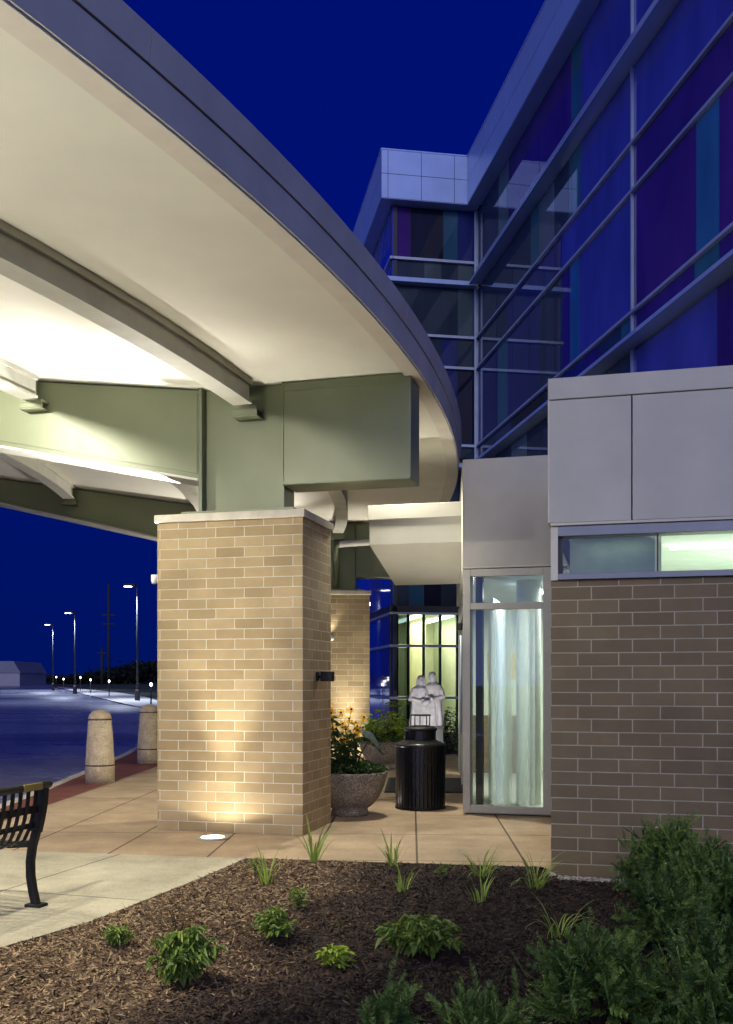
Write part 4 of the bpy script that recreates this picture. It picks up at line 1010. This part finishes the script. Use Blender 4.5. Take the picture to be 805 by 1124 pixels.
# planters
def planter(label,x,y):
    t=thing('bowl_planter',label,'planter',(x,y,0),0,'round stone bowl planters')
    MB().lathe([(0,0),(.205,0),(.21,.05),(.20,.075),(.26,.12),(.34,.22),(.395,.34),(.42,.455),(.425,.485),(.41,.495),(.385,.49),(.375,.45),(.0,.45)],48).build('bowl',M['planter'],t)
    MB().lathe([(.376,.44),(.25,.462),(0,.47)],32).build('soil',M['soil'],t); return t
pA=(-.19,11.28); pB=(at(421,749,17.25).x,17.25)
planter('stone bowl planter with yellow flowers, beside the nearer column',*pA)
planter('stone bowl planter with lime foliage, standing farther back by the far column',*pB)
def coneflower(x,y,z0,label,nst=11,hgt=.62):
    t=thing('coneflower_plant',label,'flowering plant',(x,y,z0)); lv=Leaves(); stems=MB()
    P=[];D=[]
    for k in range(nst):
        az=k*2.4+rng.uniform(-.3,.3); r=rng.uniform(.05,.25); hh=hgt*rng.uniform(.42,1.05); top=np.array([r*math.cos(az)+.03,r*math.sin(az)*.8,hh])
        path=[(top[0]*.25,top[1]*.25,0),(top[0]*.45,top[1]*.45,hh*.4),(top[0]*.8,top[1]*.8,hh*.8),tuple(top)]
        stems.tube(path,[.005,.004,.0035,.003],6)
        nv=nrm(np.array([top[0]*1.0+rng.normal(0,.15),-.45+rng.normal(0,.15),.55])); a1=nrm(np.cross(nv,[0.3,.2,1])); a2=np.cross(nv,a1)
        npet=13; q=np.arange(npet)*2*math.pi/npet; dd=np.cos(q)[:,None]*a1+np.sin(q)[:,None]*a2-.12*nv+rng.normal(0,.07,(npet,3))
        pet=Leaves(); pet.leaves(dd*.006,dd,rng.uniform(.056,.074,npet),.026,.06,None,.1)
        fl=pet.build('flower',M['petal'],t,tuple(top))
        M4=Vector(nv).to_track_quat('Z','Y').to_matrix().to_4x4(); cones=MB()
        cones.lathe([(.011,-.004),(.012,.006),(.009,.012),(0,.015)],12); cones.v=[tuple(M4@Vector(p)) for p in cones.v]; cones.build('flower_centre',M['cone'],fl)
        for j in range(15):
            u=rng.uniform(.05,.85); pa=np.array(path[0])*(1-u)+top*u; a=rng.uniform(0,6.28); P.append(pa); D.append((math.cos(a),math.sin(a),rng.uniform(-.1,.5)))
    lv.leaves(P,D,rng.uniform(.08,.14,len(P)),.045,.4)
    stems.build('stem',M['stem'],t); lv.build('foliage',M['leaf_dark'],t); return t
def pot_leaves(name,label,x,y,z0,w,h,n,L,W,m,cat='plant',droop=.3):
    t=thing(name,label,cat,(x,y,z0)); lv=Leaves()
    az=rng.uniform(0,6.28,n); r=w/2*np.sqrt(rng.random(n)); z=h*rng.random(n)*(1-.5*(r/(w/2))**2)
    P=np.stack([r*np.cos(az),r*np.sin(az),z],1); D=np.stack([np.cos(az)+rng.normal(0,.5,n),np.sin(az)+rng.normal(0,.5,n),rng.uniform(-.2,.9,n)],1)
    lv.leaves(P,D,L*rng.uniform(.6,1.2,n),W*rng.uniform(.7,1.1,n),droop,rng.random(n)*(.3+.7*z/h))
    st_=MB()
    for k in range(10):
        a=rng.uniform(0,6.28); st_.tube([(0,0,-.01),(w*.2*math.cos(a),w*.2*math.sin(a),h*.4),(w*.35*math.cos(a),w*.35*math.sin(a),h*.75)],[.005,.004,.002],5)
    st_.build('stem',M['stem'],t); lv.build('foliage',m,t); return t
coneflower(pA[0]-.10,pA[1]-.06,.45,'yellow coneflowers with dark centres rising from the nearer planter',19,.80)
pot_leaves('trailing_plant','low dark green trailing foliage round the rim of the nearer planter',pA[0]+.02,pA[1],.45,.74,.17,620,.075,.04,M['leaf_dark'])
def big_leaf(mb_par,base,tipdir,L,W,m):
    V=[];Fq=[];nu,nv=9,7; d=Vector(tipdir).normalized(); s=d.cross(Vector((0,0,1))).normalized(); u=s.cross(d)
    for i in range(nu):
        k=i/(nu-1); ww=W*math.sin(math.pi*min(1,k*.86+.14))**.7*(1-k**4)
        for j in range(nv):
            q=(j/(nv-1)-.5)*2; p=Vector(base)+d*(L*k)+s*(ww*.5*q)+u*(.10*abs(q)*ww-.30*L*k*k+.012*math.sin(5*k*3+q*4)); V.append(tuple(p))
    for i in range(nu-1):
        for j in range(nv-1): Fq.append((i*nv+j,i*nv+j+1,(i+1)*nv+j+1,(i+1)*nv+j))
    return V,Fq
def elephant(x,y,z0,label,spec,m):
    t=thing('elephant_ear_plant',label,'plant',(x,y,z0))
    sm=MB()
    for (bx_,by_,bz_,dx,dy,dz,L,W) in spec:
        V,Fq=big_leaf(None,(bx_,by_,bz_),(dx,dy,dz),L,W,m)
        np_mesh('leaf',V,Fq,m,t,tint=rng.random(len(V))*.8,smooth=True)
        sm.tube([(0,0,0),(bx_*.4,by_*.4,bz_*.6),(bx_,by_,bz_)],[.012,.010,.007],8)
    sm.build('stem',M['stem'],t)
elephant(pA[0]+.06,pA[1]+.08,.45,'large grey green elephant ear leaves behind the yellow coneflowers',[(.04,.02,.50,.75,-.35,-.35,.34,.24),(.0,.10,.46,-.4,.5,-.2,.28,.20),(.14,.03,.36,.8,.1,-.3,.22,.16)],M['leaf_ear'])
pot_leaves('foliage_plant','lime green leafy plant in the farther planter',pB[0]+.02,pB[1],.45,.66,.58,420,.13,.065,M['leaf_lime'])
pot_leaves('foliage_plant','dark green plant filling the rim of the farther planter',pB[0],pB[1]-.05,.45,.78,.22,420,.09,.05,M['leaf_dark'])
tl=thing('reed_plant','thin umbrella topped reed rising from the farther planter','plant',(pB[0]+.18,pB[1],.45)); lv=Leaves(); mb=MB()
for k in range(5):
    a=rng.uniform(0,6.28); tx,ty,tz=.14*math.cos(a)+.08,.14*math.sin(a),.62+.1*rng.random(); mb.tube([(0,0,0),(tx*.6,ty*.6,tz*.6),(tx,ty,tz)],.004,5)
    q=np.linspace(0,6.28,14)[:-1]; lv.leaves(np.repeat([[tx,ty,tz]],13,0),np.stack([np.cos(q),np.sin(q),np.full(13,-.1)],1),.13,.014,.25)
mb.build('stem',M['stem'],tl); lv.build('foliage',M['leaf_mid'],tl)
# shrubs at the foot of the wing windows
for i,(px,Y,w,h,lab) in enumerate(((438,21.5,.8,.75,'clipped green shrub left of the statue plinth, under the windows'),(497,21.6,.7,.95,'dark green shrub right of the statue under the windows'),(455,22.4,.9,.7,'dark green shrub behind the statue plinth'))):
    pot_leaves('garden_shrub',lab,at(px,749,Y).x,Y,.02,w,h,900,.09,.045,M['leaf_dark'] if i else M['leaf_mid'],'shrub')
wb=MB(); wb.prism([(at(430,749,21).x-.1,20.9),(at(505,749,21).x+.4,20.8),(3.0,23.6),(at(425,749,23).x,23.2)],.002,.03); struct(wb.build('window_bed',M['mulch']))
# gravel strip at the wall
n=900; gx_=rng.uniform(0,1,n); gy_=rng.random(n)
ub=Vector((.9692,-.2462)); vb=Vector((.2462,.9692))
ico=[(0,0,1),(.894,0,.447),(.276,.851,.447),(-.724,.526,.447),(-.724,-.526,.447),(.276,-.851,.447),(.724,.526,-.447),(-.276,.851,-.447),(-.894,0,-.447),(-.276,-.851,-.447),(.724,-.526,-.447),(0,0,-1)]
icf=[(0,1,2),(0,2,3),(0,3,4),(0,4,5),(0,5,1),(1,6,2),(2,6,7),(2,7,3),(3,7,8),(3,8,4),(4,8,9),(4,9,5),(5,9,10),(5,10,1),(1,10,6),(11,7,6),(11,8,7),(11,9,8),(11,10,9),(11,6,10)]
ico=np.array(ico); V=[];Fq=[];T=[]
for i in range(n):
    l=gx_[i]*1.1; w=-.02-.17*gy_[i]; px_=1.428+ub.x*l+vb.x*w; py_=7.71+ub.y*l+vb.y*w
    s=rng.uniform(.009,.019); sc3=np.array([s,s*rng.uniform(.6,1),s*rng.uniform(.5,.8)]); a=rng.uniform(0,6.28); rot=np.array([[math.cos(a),-math.sin(a),0],[math.sin(a),math.cos(a),0],[0,0,1]])
    V.append((ico*sc3*(1+.15*rng.standard_normal((12,1))))@rot.T+np.array([px_,py_,float(bedz(px_,py_))+.012+.010*rng.random()])); Fq.append(np.array(icf)+12*i); T.append(np.full(12,rng.random()))
tag(np_mesh('gravel',np.concatenate(V),np.concatenate(Fq),M['gravel'],tint=np.concatenate(T),smooth=True),'grey river gravel along the foot of the brown brick wall','gravel',kind='stuff')

# ================================================================== FAR THINGS
def street_lamp(px,py_top,Y,label,power):
    p=at(px,py_top,Y); h=p.z-zt(Y); t=thing('street_lamp',label,'street lamp',(p.x,Y,zt(Y)),0,'street lamps along the far path')
    MB().lathe([(0,0),(.2,0),(.2,.7),(.16,.9),(0,.9)],16).build('base',M['pole'],t)
    MB().tube([(0,0,.9),(0,0,h)],[.10,.06],10).build('pole',M['pole'],t)
    MB().tube([(0,0,h-.25),(-.3,0,h-.15)],.045,8).build('arm',M['pole'],t)
    hd=MB().box(-1.05,-.15,-.2,.2,h-.18,h+.02).build('lamp_head',M['pole'],t,bevel=.05)
    MB().box(-1.0,-.45,-.16,.16,h-.215,h-.182).build('lens',M['far_lamp'],hd)
    spot(t,(-1.2,0,h-.3),(-1.2,-1,0),power,136,.6,(.74,.84,1),.3)
street_lamp(151,641,77,'nearest street lamp, close to the left side of the brick column',5200)
street_lamp(82.5,671,103,'middle one of the three lit street lamps',5200)
street_lamp(58.5,684,125,'farthest and shortest looking lit street lamp by the low building',5200)
for i,(px,py,Y) in enumerate(((62,743,150),(70,745.2,132),(88.5,743.5,122),(99.5,746,108),(120,747.5,92),(166,751,66))):
    p=at(px,py,Y); h=p.z-zt(Y)
    t=thing('path_light',['tiny white path light farthest left beside the low building','tiny faint path light second from the low building','tiny bright path light below the middle street lamp','tiny path light right of the brightest path light','tiny path light at the foot of the tall utility pole','tiny path light closest to the brick column'][i],'path light',(p.x,Y,zt(Y)),0,'small lit path lights on the grass')
    MB().tube([(0,0,-.02),(0,0,h-.14)],.05,8).build('post',M['pole'],t)
    MB().lathe([(0,h-.18),(.06,h-.11),(.09,h),(.06,h+.08),(0,h+.1)],12).build('lamp_globe',M['far_bulb'],t)
def upole(px,py,Y,label,arms):
    p=at(px,py,Y); h=p.z-zt(Y); t=thing('utility_pole',label,'utility pole',(p.x,Y,zt(Y)),0,'utility poles in the distance')
    MB().tube([(0,0,-.1),(0,0,h)],[.30,.20],8).build('pole',M['wood_pole'],t)
    for z,w in arms: MB().box(-w,w,-.12,.12,h-z-.12,h-z+.12).build('crossarm',M['wood_pole'],t)
upole(119.5,641,180,'tall thin utility pole with two crossarms against the night sky',((5.6,1.3),(7.2,1.1)))
upole(112,712,190,'short dark utility pole beside the tall one',((.8,.9),))
sh=thing('low_building','long low pale building at the far left edge of the lot','building',(at(0,749,170).x,170,zt(170)))
MB().box(-22,3.4,0,14,-.2,2.2).build('wall',M['shed'],sh)
MB().xprism([(-22.2,2.21),(3.6,2.21),(2.4,4.2),(-22.2,4.2)],-.2,14).build('roof',M['shed_roof'],sh)
# far treeline
n=26000; tx=rng.uniform(-130,40,n); Y=rng.normal(235,7,n)
env=2.2+1.2*np.sin(tx*.11)+.8*np.sin(tx*.29+1)+3.6*np.exp(-((tx+53)/6.5)**2)+1.6*np.exp(-((tx+74)/5)**2)+4.0*np.exp(-((tx+38)/9)**2)
tz=1.1+np.maximum(.2,env*.8+.1)*rng.random(n)**.7
lv=Leaves(); D=rng.standard_normal((n,3)); lv.leaves(np.stack([tx,Y,tz],1),D,rng.uniform(.6,1.4,n),.8,.1)
tag(lv.build('treeline',M['tree_far'],None),'dark distant line of trees along the horizon','trees',kind='stuff')

# ================================================================== CAMERA, SKY, GLOW
cam=bpy.data.cameras.new('camera'); co=bpy.data.objects.new('camera',cam); col.objects.link(co); sc.camera=co
co.location=(0,0,H); co.rotation_euler=(R_(90),0,0)
cam.sensor_fit='AUTO'; cam.sensor_width=36; cam.lens=36*F/1124; cam.shift_y=(HOR-562)/1124; cam.shift_x=0
cam.clip_end=6000; cam.clip_start=.05
w=bpy.data.worlds.new('World'); sc.world=w; w.use_nodes=True; nt=w.node_tree; nt.nodes.clear(); L=nt.links.new
out=N(nt,'ShaderNodeOutputWorld'); bg=N(nt,'ShaderNodeBackground'); L(bg.outputs[0],out.inputs[0])
SUN_EL,SUN_AZ=24,200
sky=N(nt,'ShaderNodeTexSky'); sky.sky_type='NISHITA'; sky.sun_disc=False; sky.sun_elevation=R_(-3.0); sky.sun_rotation=R_(SUN_AZ); sky.air_density=1.6; sky.ozone_density=6
tc=N(nt,'ShaderNodeTexCoord'); sx3=N(nt,'ShaderNodeSeparateXYZ'); L(tc.outputs['Generated'],sx3.inputs[0])
rp=N(nt,'ShaderNodeValToRGB'); e=rp.color_ramp.elements
e[0].position=0; e[0].color=(.0,.0052,.088,1); e[1].position=1; e[1].color=(.0,.0032,.100,1)
x=e.new(.12); x.color=(.0,.0047,.103,1); x=e.new(.4); x.color=(.0,.0043,.134,1)
L(sx3.outputs[2],rp.inputs[0])
mul=N(nt,'ShaderNodeMixRGB',blend_type='MULTIPLY'); mul.inputs[0].default_value=1; L(sky.outputs[0],mul.inputs[1]); mul.inputs[2].default_value=(.0,.006,.02,1)
wy=N(nt,'ShaderNodeMapRange'); wy.inputs[1].default_value=.1; wy.inputs[2].default_value=-.75; wy.inputs[3].default_value=0; wy.inputs[4].default_value=1; vd=N(nt,'ShaderNodeVectorMath',operation='DOT_PRODUCT'); vd.inputs[1].default_value=(.2,.97,0); L(tc.outputs['Generated'],vd.inputs[0]); L(vd.outputs['Value'],wy.inputs[0])
wz=N(nt,'ShaderNodeMapRange'); wz.inputs[1].default_value=.0; wz.inputs[2].default_value=.75; wz.inputs[3].default_value=1; wz.inputs[4].default_value=0; L(sx3.outputs[2],wz.inputs[0])
wm=N(nt,'ShaderNodeMath',operation='MULTIPLY'); L(wy.outputs[0],wm.inputs[0]); L(wz.outputs[0],wm.inputs[1])
wc=N(nt,'ShaderNodeMixRGB',blend_type='MIX'); wc.inputs[1].default_value=(0,0,0,1); wc.inputs[2].default_value=(.40,.52,1.30,1); L(wm.outputs[0],wc.inputs[0])
ad2=N(nt,'ShaderNodeMixRGB',blend_type='ADD'); ad2.inputs[0].default_value=1; L(mul.outputs[0],ad2.inputs[1]); L(wc.outputs[0],ad2.inputs[2]); mul=ad2
ad=N(nt,'ShaderNodeMixRGB',blend_type='ADD'); ad.inputs[0].default_value=1; L(rp.outputs[0],ad.inputs[1]); L(mul.outputs[0],ad.inputs[2]); L(ad.outputs[0],bg.inputs[0]); bg.inputs[1].default_value=1.0
sl=bpy.data.lights.new('sun','SUN'); so=bpy.data.objects.new('sun',sl); col.objects.link(so)
sl.energy=.55; sl.angle=R_(35); sl.color=(1,.95,.85)
ddir=Vector((.08,.95,-.42)); so.rotation_euler=ddir.to_track_quat('-Z','Y').to_euler(); so.location=(0,-10,20)
sc.view_settings.view_transform='Standard'; sc.view_settings.look='None'; sc.view_settings.exposure=.32; sc.view_settings.gamma=1
sc.render.engine='CYCLES'; cy=sc.cycles
cy.use_denoising=True
try: cy.denoiser='OPENIMAGEDENOISE'; cy.denoising_input_passes='RGB_ALBEDO_NORMAL'
except Exception: pass
cy.max_bounces=8; cy.diffuse_bounces=4; cy.glossy_bounces=4; cy.transparent_max_bounces=12; cy.sample_clamp_indirect=4; cy.caustics_reflective=False; cy.caustics_refractive=False
cy.use_adaptive_sampling=True; cy.adaptive_threshold=.02
